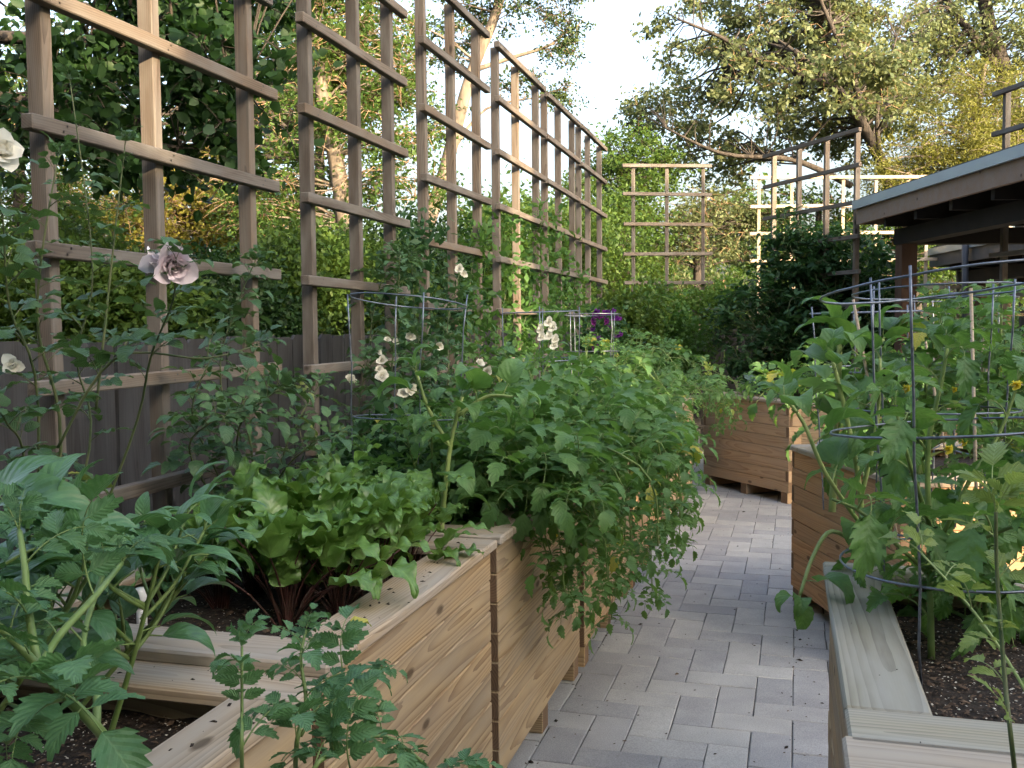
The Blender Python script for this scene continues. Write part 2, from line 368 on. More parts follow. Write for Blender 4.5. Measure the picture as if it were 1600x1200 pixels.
for (X, Y, r) in rest:
    a, b = (U_-.003, U_/2-.003) if not r else (U_/2-.003, U_-.003)
    z = random.uniform(-.0015, .001)
    vs = [(X-a, Y-b, z-.03), (X+a, Y-b, z-.03), (X+a, Y+b, z-.03), (X-a, Y+b, z-.03), (X-a+.004, Y-b+.004, z), (X+a-.004, Y-b+.004, z), (X+a-.004, Y+b-.004, z), (X-a+.004, Y+b-.004, z)]
    mb.add(vs, [(4, 5, 6, 7), (0, 1, 5, 4), (1, 2, 6, 5), (2, 3, 7, 6), (3, 0, 4, 7)])
tag(mb.obj('outlying_pavers', M['paver'], pav, smooth=False), kind='stuff')
mb = MB()
for k in range(420):
    e_ = random.random() < .6
    X = (random.choice((-.83, .10))+random.gauss(0, .07)) if e_ else random.uniform(-.8, .1); Y = random.uniform(2.2, 9); s_ = random.uniform(.0015, .004)*(2.2 if random.random() < .12 else 1); th = random.uniform(0, 6.3)
    a_ = V((math.cos(th), math.sin(th), .1))*s_*2; b_ = V((-math.sin(th), math.cos(th), .1))*s_; p_ = V((X, Y, .003))
    mb.add([p_-a_, p_-b_, p_+a_, p_+b_, p_+V((0, 0, s_*.8))], [(0, 1, 4), (1, 2, 4), (2, 3, 4), (3, 0, 4)], random.choice((0, 0, 1)))
tag(mb.obj('path_litter', [M['soil'], M['mulch']], None, smooth=False), 'crumbs of soil and mulch scattered on the pavers', None, None, 'stuff')

# ================================================================== RAISED BEDS
def make_bed(c0, ang, L, Wd, label, wm='bed', cm='cap', top=.86, courses=8, ch=.0925, capw=.14, soil=.77, capt=.028, laps=False):
    """c0: world corner; u direction = ang (deg from +X); v = u rotated +90; footprint L x Wd"""
    a = math.radians(ang); u = V((math.cos(a), math.sin(a), 0)); v = V((-u.y, u.x, 0)); c0 = V((c0[0], c0[1], 0)); Z = V((0, 0, 1))
    root = empty('raised_bed', c0, label, 'raised bed', 'wooden raised beds along the paved path')
    t = .038; z0 = top-capt-courses*ch
    mt = [M[wm], M['endg']]
    for k in range(courses):
        z = z0+ch*(k+.5); h = ch-.003
        lap = k % 2 == 0
        e1 = 0 if lap else t+.001; e2 = t+.001 if lap else 0
        if not laps: e1 = 0; e2 = t+.001
        jj = lambda: random.uniform(-.0015, .0015)
        for (w0) in (t/2, Wd-t/2):
            board('plank', c0+u*e1+v*(w0+jj())+Z*z, c0+u*(L-e1)+v*(w0+jj())+Z*z, h, t, mt, root, v)
        for (l0) in (t/2, L-t/2):
            board('plank', c0+u*(l0+jj())+v*e2+Z*z, c0+u*(l0+jj())+v*(Wd-e2)+Z*z, h, t, mt, root, u)
    # skids under the bed
    for l0 in (.06, L/2, L-.06):
        board('skid', c0+u*l0+v*.004+Z*(z0/2), c0+u*l0+v*(Wd-.004)+Z*(z0/2), .085, z0-.002, mt, root, Z)
    # caps
    zc = top-capt/2+.001; ov = .018; cmm = [M[cm], M['cap']]
    for s, w0 in ((0, capw/2-ov), (1, Wd-capw/2+ov)):
        board('cap_board', c0+u*(-ov+capw+.002)+v*w0+Z*zc, c0+u*(L+ov-capw-.002)+v*w0+Z*zc, capw, capt, cmm, root, Z, .005)
    for l0 in (capw/2-ov, L-capw/2+ov):
        board('cap_board', c0+u*l0+v*(-ov)+Z*(zc), c0+u*l0+v*(Wd+ov)+Z*(zc), capw, capt, cmm, root, Z, .005)
    # soil: lumpy sheet
    n1, n2 = 26, 22; vs = []; fs = []
    for i in range(n1):
        for j in range(n2):
            p = c0+u*(t+.002+(L-2*t-.004)*i/(n1-1))+v*(t+.002+(Wd-2*t-.004)*j/(n2-1))+Z*(soil+random.uniform(-.006, .008))
            vs.append(p)
    for i in range(n1-1):
        for j in range(n2-1): fs.append((i*n2+j, (i+1)*n2+j, (i+1)*n2+j+1, i*n2+j+1))
    mb = MB(); mb.add(vs, fs); mb.obj('soil', M['soil'], root)
    return root, c0, u, v, L, Wd, soil
def bits(bed, n, n2):
    root, c0, u, v, L, Wd, soil = bed
    mb = MB()
    for k in range(n+n2):
        p = c0+u*random.uniform(.05, L-.05)+v*random.uniform(.05, Wd-.05); s = random.uniform(.001, .0028) if k >= n else random.choice((1, 1, 1, 2.2))*random.uniform(.0015, .0038)
        th = random.uniform(0, 6.3); e = random.uniform(.3, 1) ; a_ = V((math.cos(th), math.sin(th), random.uniform(-.4, .4)))*s; b_ = V((-math.sin(th), math.cos(th), random.uniform(-.4, .4)))*s*e; c_ = V((0, 0, s*.5))
        p = V((p.x, p.y, soil+.006))
        mb.add([p-a_-b_, p+a_-b_, p+a_+b_*.7, p-a_*.8+b_, p+c_], [(0, 1, 4), (1, 2, 4), (2, 3, 4), (3, 0, 4)], 0 if k < n else 1)
    tag(mb.obj('mulch_chips', [M['mulch'], M['perl']], root, smooth=False), kind='stuff')
BL = []
XL, XR = -1.74, -.85
# left row; c0 is the near right corner, u points left (180deg) ... use u=+Y (90deg), v = -X
BL.append(make_bed((-.86, .28), 90, 1.35, .89, 'nearest left raised bed, bottom left, its pale cap board running to the first joint', top=.835, soil=.75, capw=.125))
BL.append(make_bed((-.85, 1.66), 90, 1.09, .89, 'left raised bed full of beets with a white pipe end in its side'))
BL.append(make_bed((-.85, 2.825), 90, 1.22, .89, 'left raised bed right past the beets, tomato vines hanging over its side'))
BL.append(make_bed((-.84, 4.10), 90, 1.26, .89, 'third left bed beyond the beets, mostly hidden by sprawling tomato'))
BL.append(make_bed((-.83, 5.42), 90, 1.26, .89, 'fourth left bed beyond the beets, half way down the path', 'bed_orange'))
BL.append(make_bed((-.82, 6.74), 90, 1.26, .89, 'left bed just short of the path bend, under feathery tomatoes', 'bed_red'))
BL.append(make_bed((-.81, 8.06), 90, .80, .89, 'farthest left bed, at the inside of the path bend', 'bed_red'))
# right side
BR = []
BR.append(make_bed((.115, 2.70), -90, 1.14, 1.15, 'right raised bed with a wide grey cap board and tomato cages', 'bed', 'cap_grey', top=.86, capw=.138))
BR.append(make_bed((.105, 1.545), -90, 1.2, 1.15, 'nearest right raised bed, bottom right corner, pale end cap board', 'bed', 'cap', top=.86))
BR.append(make_bed((.03, 5.45), -70, 1.25, 1.1, 'orange brown raised bed angled out behind the big tomato leaves', 'bed_orange', 'cap', top=.845, laps=True))
BB = make_bed((-.75, 9.25), -50, 1.20, .95, 'brown raised bed on skids closing the far end of the path', 'bed_red', 'cap', top=.86, laps=True)
BR.append(make_bed((.08, 8.42), -8, 1.3, .95, 'sunlit raised bed seen between the far bed and the orange one', 'bed', 'cap', top=.84))
BR.append(make_bed((1.45, 4.3), -25, 1.4, 1.1, 'raised bed far right, seen through the wire cages', 'bed_red', 'cap', top=.80))
for b, n in ((BL[0], 5000), (BL[1], 1500), (BR[0], 5000)): bits(b, n, n//2)

# ================================================================== FENCE
def fence(p0, p1, label, h=1.46, wd=.14):
    p0, p1 = V(p0), V(p1); d = (p1-p0); L = d.length; d.normalize(); nrm = V((d.y, -d.x, 0))
    root = empty('board_fence', p0, label, 'fence')
    n = int(L/(wd+.006))
    for k in range(n):
        c = p0+d*(wd/2+k*(wd+.006)); hh = h+random.uniform(-.012, .012)
        lean = d*random.uniform(-.006, .006)
        # dog-eared picket
        e = .022; W = wd/2
        pr = [(-W, 0), (W, 0), (W, hh-e), (W-e, hh), (-W+e, hh), (-W, hh-e)]
        me_key = ('pick', k % 9)
        if me_key not in _bx:
            vs = [(0+z, x, -.008) for x, z in pr]+[(0+z, x, .008) for x, z in pr]
            fs = [(5, 4, 3, 2, 1, 0), (6, 7, 8, 9, 10, 11)]+[(i, (i+1) % 6, (i+1) % 6+6, i+6) for i in range(6)]
            _bx[me_key] = mesh_np('picket', vs, fs, M['fence'])
        q = quat_from(V((0, 0, 1))+lean, nrm)
        link('picket', _bx[me_key], root, c-p0+nrm*random.uniform(-.003, .003), q)
    for z in (.35, .95, 1.3):
        board('fence_rail', p0+V((0, 0, z))-nrm*.035, p1+V((0, 0, z))-nrm*.035, .085, .038, M['fence'], root, nrm)
    k = 0
    while k*2.4 < L:
        c = p0+d*(k*2.4)-nrm*.11; board('fence_post', c+V((0, 0, -.05)), c+V((0, 0, h-.05)), .09, .09, M['fence'], root, nrm); k += 1
    return root
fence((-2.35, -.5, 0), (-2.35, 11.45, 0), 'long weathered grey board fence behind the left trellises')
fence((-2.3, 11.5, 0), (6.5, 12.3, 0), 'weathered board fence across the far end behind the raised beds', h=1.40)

# ================================================================== TRELLISES
def trellis(p0, dirv, posts, top, label, nrm, rails=None, s=.325, z0=.35, wm='trellis', over=.11, railtop=None, group='wooden trellis panels', pt=.05, pw=.036, rl=.036, jit=.004):
    """posts: list of offsets along dirv; nrm: the side that carries the rails"""
    p0 = V(p0); d = V(dirv).normalized(); nrm = V(nrm).normalized()
    root = empty('trellis', p0+V((0, 0, 0)), label, 'trellis', group)
    mt = [M[wm], M[wm]]
    for x in posts:
        c = p0+d*x; board('post', c+V((0, 0, z0)), c+V((random.uniform(-jit, jit), random.uniform(-jit, jit), top-.005)), pw, pt, mt, root, nrm)
    zr = (top-.02) if railtop is None else railtop; k = 0
    zs = rails or [zr-s*i for i in range(int((zr-z0)/s)+1)]
    zl = []
    for z in zs:
        z += random.uniform(-.006, .006); e = random.uniform(-.01, .01)
        a = p0+d*(posts[0]-over+e)+V((0, 0, z+random.uniform(-.006, .006)))+nrm*(pt/2+rl/2+.001)
        b = p0+d*(posts[-1]+over+e)+V((0, 0, z+random.uniform(-.004, .004)))+nrm*(pt/2+rl/2+.001)
        board('rail', a, b, .038, rl, mt, root, nrm); zl.append((z, a, b))
    mb = MB()
    for z, pa, pb_ in zl:
        for x in posts:
            f_ = (x-posts[0]+over)/(posts[-1]-posts[0]+2*over)
            for sgn in (-1, 1):
                c_ = V(pa).lerp(V(pb_), f_)+nrm*(rl/2+.0006)+d*(sgn*.007)+V((0, 0, sgn*.008)); u_ = d*.0032; v_ = V((0, 0, .0032))
                mb.add([c_+u_, c_+u_*.7+v_*.7, c_+v_, c_-u_*.7+v_*.7, c_-u_, c_-u_*.7-v_*.7, c_-v_, c_+u_*.7-v_*.7], [tuple(range(8)), tuple(range(7, -1, -1))])
    tag(mb.obj('screw_heads', M['roofd'], root, smooth=False), kind='stuff')
    return root
XT = -1.80
lt = ['first trellis from the left with the pink rose in front', 'second trellis from the left, behind the white rose and first cage', 'third trellis from the left, leafy vine at its foot',
      'fourth trellis from the left, slim uprights against the sky', 'fifth trellis from the left, partly in leafy vine', 'sixth left trellis, at the far end of the row']
Z1 = [2.32-.01, 2.0, 1.685, 1.36, 1.045, .80]
panels = [((2.06, 2.50, 3.02), None), ((3.46, 3.90, 4.27), None), ((4.72, 5.17, 5.62), None), ((6.03, 6.51, 7.05), None), ((7.33, 7.80, 8.33), None), ((8.60, 9.02, 9.60), None)]
for k, (ys, _) in enumerate(panels):
    tz = 3.27 if k > 1 else 3.27
    off = {0: 2.325, 1: 2.655, 2: 3.25}.get(k, 3.25)
    rl = [off+.33*2-.33*i for i in range(9)] if k < 2 else None
    if k == 0: rl = [2.64, 2.325, 2.0, 1.688, 1.365, 1.05, .80]
    if k == 1: rl = [2.98, 2.65, 2.325, 2.0, 1.68, 1.345, 1.02]
    trellis((XT, ys[0], 0), (0, 1, 0), [y-ys[0] for y in ys], 3.27, lt[k], (1, 0, 0), rails=rl, s=.33, railtop=3.25, z0=.05)
# the far and right-hand trellises
p = A(990, 500, 10.9); q = A(1098, 500, 11.0)
trellis((p[0], p[1], 0), (q[0]-p[0], q[1]-p[1], 0), [0, .385, .80], 3.29, 'greyish trellis facing the path at its far end', (0, -1, 0), s=.325, z0=.1, railtop=3.27)
p = A(1185, 400, 11.6); q = A(1300, 400, 11.6); dd = (q-p); dd[2] = 0; dd /= np.linalg.norm(dd)
t8l = ['sunlit pale trellis left of the far group, behind the dark one', 'sunlit pale trellis just beyond the roof corner', 'sunlit pale trellis seen left of the second roof under the eave', 'sunlit pale trellis seen farthest right under the roof']
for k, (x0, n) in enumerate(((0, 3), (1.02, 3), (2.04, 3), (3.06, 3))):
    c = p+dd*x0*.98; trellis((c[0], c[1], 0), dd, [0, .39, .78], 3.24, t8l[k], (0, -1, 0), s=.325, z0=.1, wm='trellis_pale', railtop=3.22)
p = A(1208, 400, 10.4); q = A(1337, 400, 9.15); L = float(np.hypot(*(q-p)[:2]))
t9 = trellis((p[0], p[1], 0), ((q-p)[0], (q-p)[1], 0), [0, L*.33, L*.67, L], 3.29, 'dark weathered trellis slanting towards the roof corner, shrub at its foot', (-.88, -.47, 0), s=.325, z0=.1, railtop=3.28)
p = A(1569, 400, 7.7)
trellis((p[0], p[1], 0), (.42, -.9, 0), [0, .42, .84], 3.32, 'trellis cut by the right edge, in front of the roof', (-.9, -.42, 0), s=.318, z0=.1, railtop=3.30)

# ================================================================== ROOFS
def shelter(corner, L, Dp, z, label, posts=True, fz=.13, fm='fascia', post_at=None, ang=None):
    """flat roof on posts; corner = far-left corner, runs L towards the camera and Dp to the right"""
    c = V((corner[0], corner[1], 0)); d = V((ang[0], ang[1], 0)).normalized(); s = V((-d.y, d.x, 0)); Z = V((0, 0, 1))
    root = empty('flat_roof_shelter', c, label, 'shelter')
    def slab(nm, a0, a1, b0, b1, z0, z1, mt):
        vs = [c+d*x+s*y+Z*zz for zz in (z0, z1) for x, y in ((a0, b0), (a1, b0), (a1, b1), (a0, b1))]
        mb = MB().add(vs, [(3, 2, 1, 0), (4, 5, 6, 7), (0, 1, 5, 4), (1, 2, 6, 5), (2, 3, 7, 6), (3, 0, 4, 7)])
        return mb.obj(nm, mt, root, smooth=False)
    slab('roof_membrane', .03, L, .03, Dp, z-.02, z+.035, M['roofd'])
    slab('metal_flashing', -.03, L, -.03, .0, z-.07, z+.008, M['roofm'])
    slab('metal_flashing', -.03, .0, .001, Dp, z-.07, z+.012, M['roofm'])
    slab('fascia_board', .0, L, .002, .04, z-.08-fz, z-.03, M[fm])
    slab('fascia_board', .002, .04, .041, Dp, z-.08-fz, z-.03, M[fm])
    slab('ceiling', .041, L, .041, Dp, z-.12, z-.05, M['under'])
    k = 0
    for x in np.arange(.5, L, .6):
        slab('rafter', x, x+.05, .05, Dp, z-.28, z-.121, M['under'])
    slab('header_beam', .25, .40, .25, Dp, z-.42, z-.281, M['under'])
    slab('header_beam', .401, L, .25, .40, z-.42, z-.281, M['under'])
    for (x, y) in post_at:
        a = c+d*x+s*y; board('post', a+Z*(-.05), a+Z*(z-.42), .14, .14, M['post'], root, s)
    return root
ca = A(1338, 322, 9.0)
sh = shelter(ca, 4.1, 5.2, 2.62, 'flat roofed wooden shelter with pale metal edging at the right', ang=(.30, -.95), post_at=[(.33, .33), (.33, 2.2), (3.4, 4.6), (3.85, .33)])
ca2 = A(1452, 398, 11.8)
sh2 = shelter(ca2, 3.0, 3.5, 2.38, 'second lower grey edged roof glimpsed under the first', fm='roofd', ang=(.22, -.97), post_at=[(.33, .5), (2.6, .5)])
mbp = MB().tube([A(1508, 374, 10.6), A(1508, 480, 10.6), A(1508, 640, 10.6)], .035, 8)
tag(mbp.obj('standing_pipe', M['roofd']), 'dark slim upright pipe standing under the second roof', 'pipe')
# unseen walls and roofs, added to keep the evening sun off the beds
hc = V((SDIR[0], SDIR[1], 0)); hp = V((-SDIR[1], SDIR[0], 0))
hroot = empty('sun_blocker', hc*9.5, 'added walls and roofs out of view at the right, blocking the sun', 'sun_blocker')
def hbox(nm, s0, s1, t0, t1, z0, z1, mt):
    vs = [hc*x+hp*y+V((0, 0, z)) for z in (z0, z1) for x, y in ((s0, t0), (s1, t0), (s1, t1), (s0, t1))]
    MB().add(vs, [(3, 2, 1, 0), (4, 5, 6, 7), (0, 1, 5, 4), (1, 2, 6, 5), (2, 3, 7, 6), (3, 0, 4, 7)]).obj(nm, mt, hroot, smooth=False)
for (t0_, t1_, zt_) in ((-14, .60, 7.2), (.602, 1.0, 4.85), (1.002, 3.85, 7.2), (4.35, 8.5, 7.2)):   # gaps cut to throw small sun patches on the left rows
    hbox('blocker_wall', 9.5, 11.5, t0_, t1_, -.05, zt_, M['blocker_wall'])
    hbox('roof', 8.9, 12.0, t0_, t1_, zt_+.001, zt_+.3, M['roofd'])  # lid of each added block, out of view

# ================================================================== TOMATO CAGES
def cage(base, h, r0, r1, label, n=4, rings=(.35, .68, 1.), tilt=(0, 0), wr=.0032, ph=.3, rt=(.0, .0)):
    b = V(base); root = empty('tomato_cage', b, label, 'tomato cage', 'wire tomato cages')
    T = lambda t: b+V((tilt[0]*t, tilt[1]*t, h*t))
    R = lambda t: r0+(r1-r0)*t
    for t in rings:
        pts = [T(t)+V((math.cos(a)*R(t), math.sin(a)*R(t), random.uniform(-.001, .001)+.006*math.sin(a+ph*3)+t*R(t)*(rt[0]*math.cos(a)+rt[1]*math.sin(a)))) for a in np.linspace(0, 2*math.pi, 41)]
        MB().tube(pts, wr, 6, caps=False).obj('ring', M['metal'], root)
    for k in range(n):
        a = ph+2*math.pi*k/n; pts = []
        for t in np.linspace(-.05, 1.03, 8):
            pts.append(T(t)+V((math.cos(a)*(R(t)+wr*1.6), math.sin(a)*(R(t)+wr*1.6), 0))+V((random.uniform(-.004, .004), random.uniform(-.004, .004), 0)))
        MB().tube(pts, wr, 6).obj('upright', M['metal'], root)
    return root
def axy(px, D, z): p = A(px, 600, D); return (p[0], p[1], z)
cage(axy(628, 3.45, .77), .82, .17, .205, 'wire cage in front of the white rose, left of the big pepper', ph=.6, tilt=(.03, .0), rings=(.02, .5, 1), wr=.0027, rt=(-.1, -.1))
cage(axy(846, 4.9, .77), .80, .16, .19, 'thin wire cage on the left, around the tall white flower', ph=.2, rings=(.3, .7, 1), wr=.0028)
cage(axy(926, 6.4, .77), .80, .16, .185, 'small far wire cage below the purple flowers', ph=.9, rings=(.3, .7, 1), wr=.003)
cage(axy(1510, 2.08, .77), .815, .235, .28, 'big near wire cage on the right with the widest top ring', ph=4.25, n=3, rings=(.26, .62, 1), wr=.0028, tilt=(-.02, .0), rt=(.11, -.10))
cage(axy(1464, 2.7, .77), .815, .19, .225, 'wire cage just behind the near one, its oval ring showing inside', ph=3.9, rings=(.2, .6, 1), wr=.0026, rt=(.05, -.08))
cage(axy(1372, 4.0, .77), .775, .22, .27, 'wire cage leftmost in the right-hand group, by the drooping leaves', ph=.3, rings=(.3, .7, 1), wr=.0032)
cage(axy(1500, 4.6, .75), .86, .2, .24, 'farther wire cage on the right under the shelter post', ph=.9, rings=(.3, .65, 1), wr=.0032)
cage(axy(1590, 3.6, .77), .84, .2, .24, 'wire cage at the right edge behind the big near one', ph=.1, rings=(.3, .65, 1), wr=.0034)

# ================================================================== small fittings
pw = G(222, 972, .80); rp = empty('capped_pipe', (pw[0], pw[1], .765), 'white capped plastic pipe standing among the beets and peppers', 'pipe')
b0 = V((pw[0], pw[1], .765))
MB().tube([b0, b0+V((0, 0, .075))], .0125, 16).obj('riser', M['pvc'], rp)
MB().tube([b0+V((0, 0, .072)), b0+V((0, 0, .074)), b0+V((0, 0, .112)), b0+V((0, 0, .118))], [.0145, .0175, .0175, .0120], 20).obj('cap', M['pvc'], rp)
# printed characters on the pipe: short strokes, running up the side
tocam = (V((0, 0, EYE))-b0); tocam.z = 0; tocam.normalize(); sd = V((-tocam.y, tocam.x, 0))
mb = MB()
for k, zz in enumerate((.022, .032, .041, .050, .060)):
    for (s0, s1, dz) in ((-.2, .75, 0), (-.2, .2, .003) if k % 2 else (.3, .75, .003), (-.2, .75, .006) if k != 3 else (-.2, .1, .006)):
        vs = []
        for ss, z_ in ((s0, dz), (s1, dz), (s1, dz+.0016), (s0, dz+.0016)):
            an = ss*.9; vs.append(b0+V((0, 0, zz+z_))+(tocam*math.cos(an)+sd*math.sin(an))*.0128)
        mb.add(vs, [(0, 1, 2, 3)])
mb.obj('printing', M['ink'], rp, smooth=False)
pe = V((-.85, 2.135, .315)); pr = empty('drain_pipe_end', pe, 'round white pipe end set in the side of the beet bed', 'pipe end')
MB().tube([pe+V((-.02, 0, 0)), pe+V((.008, 0, 0)), pe+V((.0085, 0, 0)), pe+V((-.02, 0, 0))], [.021, .021, .016, .016], 20, caps=False).obj('pipe_wall', M['pvc'], pr)
MB().tube([pe+V((-.012, 0, 0)), pe+V((-.008, 0, 0))], .0162, 16).obj('bore', M['ink'], pr)

# ================================================================== LEAVES
def leaf_geo(L, W, rows=9, shape='ovate', tooth=0., fold=.35, droop=.6, ruffle=0., seed=0, cols=5, lobes=0., rfq=17):
    r = random.Random(seed); vs, uv, fs = [], [], []
    us = np.linspace(-1, 1, cols); p1, p2 = r.uniform(0, 6), r.uniform(0, 6)
    x = y = 0.; z = 0.; ang = .15+droop*.25; ds = L/(rows-1); py, pz = 0., 0.
    for i in range(rows):
        v = i/(rows-1)
        if shape == 'ovate': hw = math.sin(math.pi*min(1, v**.62))**.85 if 0 < v < 1 else 0
        elif shape == 'round': hw = math.sin(math.pi*v**.75)**.6 if 0 < v < 1 else 0
        elif shape == 'lance': hw = math.sin(math.pi*v**.8)**1.1 if 0 < v < 1 else 0
        elif shape == 'tri': hw = (math.sin(math.pi*min(1, v**.45))**.8) if 0 < v < 1 else 0
        hw = max(hw, .012)*W/2
        if tooth and 0 < i < rows-1: hw *= (1+tooth) if i % 2 else (1-tooth)
        if i: py += math.cos(ang)*ds; pz += math.sin(ang)*ds
        ang -= droop/(rows-1)*(1+.4*v)
        for u in us:
            hx = u*hw*math.cos(fold); up = abs(u)*hw*math.sin(fold)
            rf = ruffle*W*abs(u)**2*math.sin(v*rfq+p1+(2.5 if u > 0 else 0))*(.5+.5*math.sin(math.pi*v))
            adv = lobes*W*.25*abs(u)*(1 if i % 2 else -.2)
            nx, nz = -math.sin(ang), math.cos(ang)
            vs.append((hx, py+nx*(up+rf)+adv*math.cos(ang), pz+nz*(up+rf)+adv*math.sin(ang))); uv.append((.5+.5*u, v))
    for i in range(rows-1):
        for j in range(cols-1):
            a = i*cols+j; fs.append((a, a+1, a+cols+1, a+cols))
    return vs, fs, uv
class LB:
    def __init__(s): s.v = []; s.f = []; s.uv = []; s.m = []
    def add(s, vs, fs, uv, mtx=None, mi=0):
        o = len(s.v); vs = [V(v) for v in vs]
        if mtx is not None: vs = [mtx @ v for v in vs]
        s.v += [tuple(v) for v in vs]; s.f += [tuple(i+o for i in f) for f in fs]; s.uv += uv; s.m += [mi]*len(fs)
    def tube(s, pts, r, n=4, mi=1):
        vs, fs = tube_geo(pts, r, n, False); s.add(vs, fs, [(.5, .5)]*len(vs), None, mi)
    def mesh(s, name, mats): return mesh_np(name, s.v, s.f, mats, s.m, s.uv, smooth=True)
def frame(pos, yd, zd):
    y = V(yd).normalized(); z = V(zd); z = (z-y*z.dot(y)); z = z.normalized() if z.length > 1e-5 else y.orthogonal().normalized(); x = y.cross(z)
    mm = Matrix((x, y, z)).transposed().to_4x4(); mm.translation = V(pos); return mm
def compound(kind, seed, mats, L=.22, pairs=3, rl=.08, rw=.045, droop=.7, shape='ovate', tooth=.16, lobes=.5, rows=8, cols=3, petiole=.2, term=1.25, rr=.0016, small=True):
    r = random.Random(seed); lb = LB(); pts = []; N = 10; ang = .35+droop*.3; p = V((0, 0, 0)); side = r.uniform(-.25, .25)
    dirs = []
    for i in range(N+1):
        pts.append(p.copy()); d = V((math.sin(side*i/N), math.cos(ang), math.sin(ang))).normalized(); dirs.append(d)
        p = p+d*L/N; ang -= droop/N*(1+i/N)
    lb.tube(pts, [rr*(1.3-.8*i/N) for i in range(N+1)], 4, 1)
    def at(t):
        f = t*N; i = min(int(f), N-1); return pts[i].lerp(pts[i+1], f-i), dirs[i]
    for k in range(pairs):
        t = petiole+(1-petiole)*k/max(pairs, 1)*.95+.04
        for s in (-1, 1):
            pp, d = at(min(t+r.uniform(-.02, .02), 1)); sx = V((s, 0, 0))
            yd = (sx*1.+d*r.uniform(.25, .6)+V((0, 0, r.uniform(-.35, .2)))).normalized(); zd = V((r.uniform(-.25, .25), r.uniform(-.3, .1), 1))
            l = rl*r.uniform(.75, 1.1)*(.78+.35*math.sin(math.pi*(k+.7)/pairs)); base = pp+yd*.008
            lb.tube([pp, base+yd*.002], rr*.6, 3, 1)
            g_ = leaf_geo(l, l*rw/rl, rows, shape, tooth, r.uniform(.15, .5), r.uniform(.3, 1.1), .03, r.random(), cols, lobes)
            lb.add(*g_, frame(base, yd, zd))
        if small and k < pairs-1:
            for s in (-1, 1):
                pp, d = at(min(t+.5*(1-petiole)/pairs, 1)); l = rl*r.uniform(.2, .35)
                g_ = leaf_geo(l, l*.6, 5, shape, 0, .3, .4, 0, 0, 3, 0); lb.add(*g_, frame(pp, V((s, .4, 0)), V((0, 0, 1))))
    pp, d = pts[-1], dirs[-1]; l = rl*term
    g_ = leaf_geo(l, l*rw/rl*1.1, rows+(2 if rows > 5 else 0), shape, tooth, r.uniform(.15, .45), r.uniform(.4, 1.1), .03, r.random(), cols, lobes)
    lb.add(*g_, frame(pp, d, V((0, -d.z, d.y))))
    return lb.mesh(kind, mats)
LV = {}
LV['tom'] = [compound('tomato_leaf', k, [M['tom'], M['stem']], L=.17, pairs=3, rl=.062, rw=.034, droop=1.2, rows=8, cols=3) for k in range(7)]
LV['tomnear'] = [compound('tomato_leaf', 40+k, [M['tom_near'], M['stem']], L=.2, pairs=3, rl=.085, rw=.05, droop=1.0, rows=13, cols=5, tooth=.13, rr=.002) for k in range(6)]
LV['tombig'] = [compound('tomato_leaf', 60+k, [M['tom'], M['stem_pale']], L=.2, pairs=2, rl=.115, rw=.066, droop=1.6, rows=13, cols=5, tooth=.10, lobes=.6, term=1.5, rr=.0028, petiole=.35, small=False) for k in range(6)]
LV['seed'] = [compound('seedling_leaf', 80+k, [M['tom_pale'], M['stem_pale']], L=.07, pairs=2, rl=.05, rw=.026, droop=.6, rows=9, cols=5, tooth=.2, rr=.0012, small=False) for k in range(4)]
LV['rose'] = [compound('rose_leaf', 100+k, [M['rose'], M['cane']], L=.085, pairs=2, rl=.044, rw=.033, droop=.6, rows=7, cols=3, shape='round', tooth=.06, lobes=.1, petiole=.3, term=1.15, rr=.0012, small=False) for k in range(7)]
LV['rosedark'] = [compound('rose_leaf', 120+k, [M['rose'], M['cane']], L=.09, pairs=2, rl=.05, rw=.032, droop=.8, rows=7, cols=3, shape='ovate', tooth=.06, lobes=.1, petiole=.3, term=1.2, rr=.0012, small=False) for k in range(6)]
def simple(kind, seed, mats, L, W, pet=.04, **k):
    lb = LB(); r = random.Random(seed)
    if pet: lb.tube([(0, 0, 0), (0, pet*.5, pet*.12), (0, pet, pet*.16)], [.0022, .0018, .0013], 5, 1)
    g_ = leaf_geo(L, W, seed=seed, **k); lb.add(*g_, frame((0, pet, pet*.16), (0, 1, .05), (0, 0, 1))); return lb.mesh(kind, mats)
LV['pep'] = [simple('pepper_leaf', k, [M['pep'], M['stem']], .12, .058, .035, rows=11, cols=5, shape='ovate', fold=random.uniform(.15, .5), droop=random.uniform(.6, 1.5), ruffle=.02) for k in range(6)]
M['broadleaf'] = leafmat('broad_tomato_leaf', (.066, .158, .054), (.125, .250, .075), (.26, .50, .05), .36, .45, vein=(.13, .25, .09))
LV['broad'] = [simple('broad_leaf', 10+k, [M['broadleaf'], M['stem_pale']], .16, .105, .05, rows=13, cols=7, shape='tri', fold=random.uniform(.2, .6), droop=random.uniform(1.4, 2.4), ruffle=.03, tooth=.04) for k in range(5)]
LV['kale'] = [simple('kale_leaf', 10+k, [M['kale'], M['kale']], .11, .09, .05, rows=11, cols=7, shape='round', fold=.2, droop=.8, ruffle=.07) for k in range(3)]
LV['beet'] = []
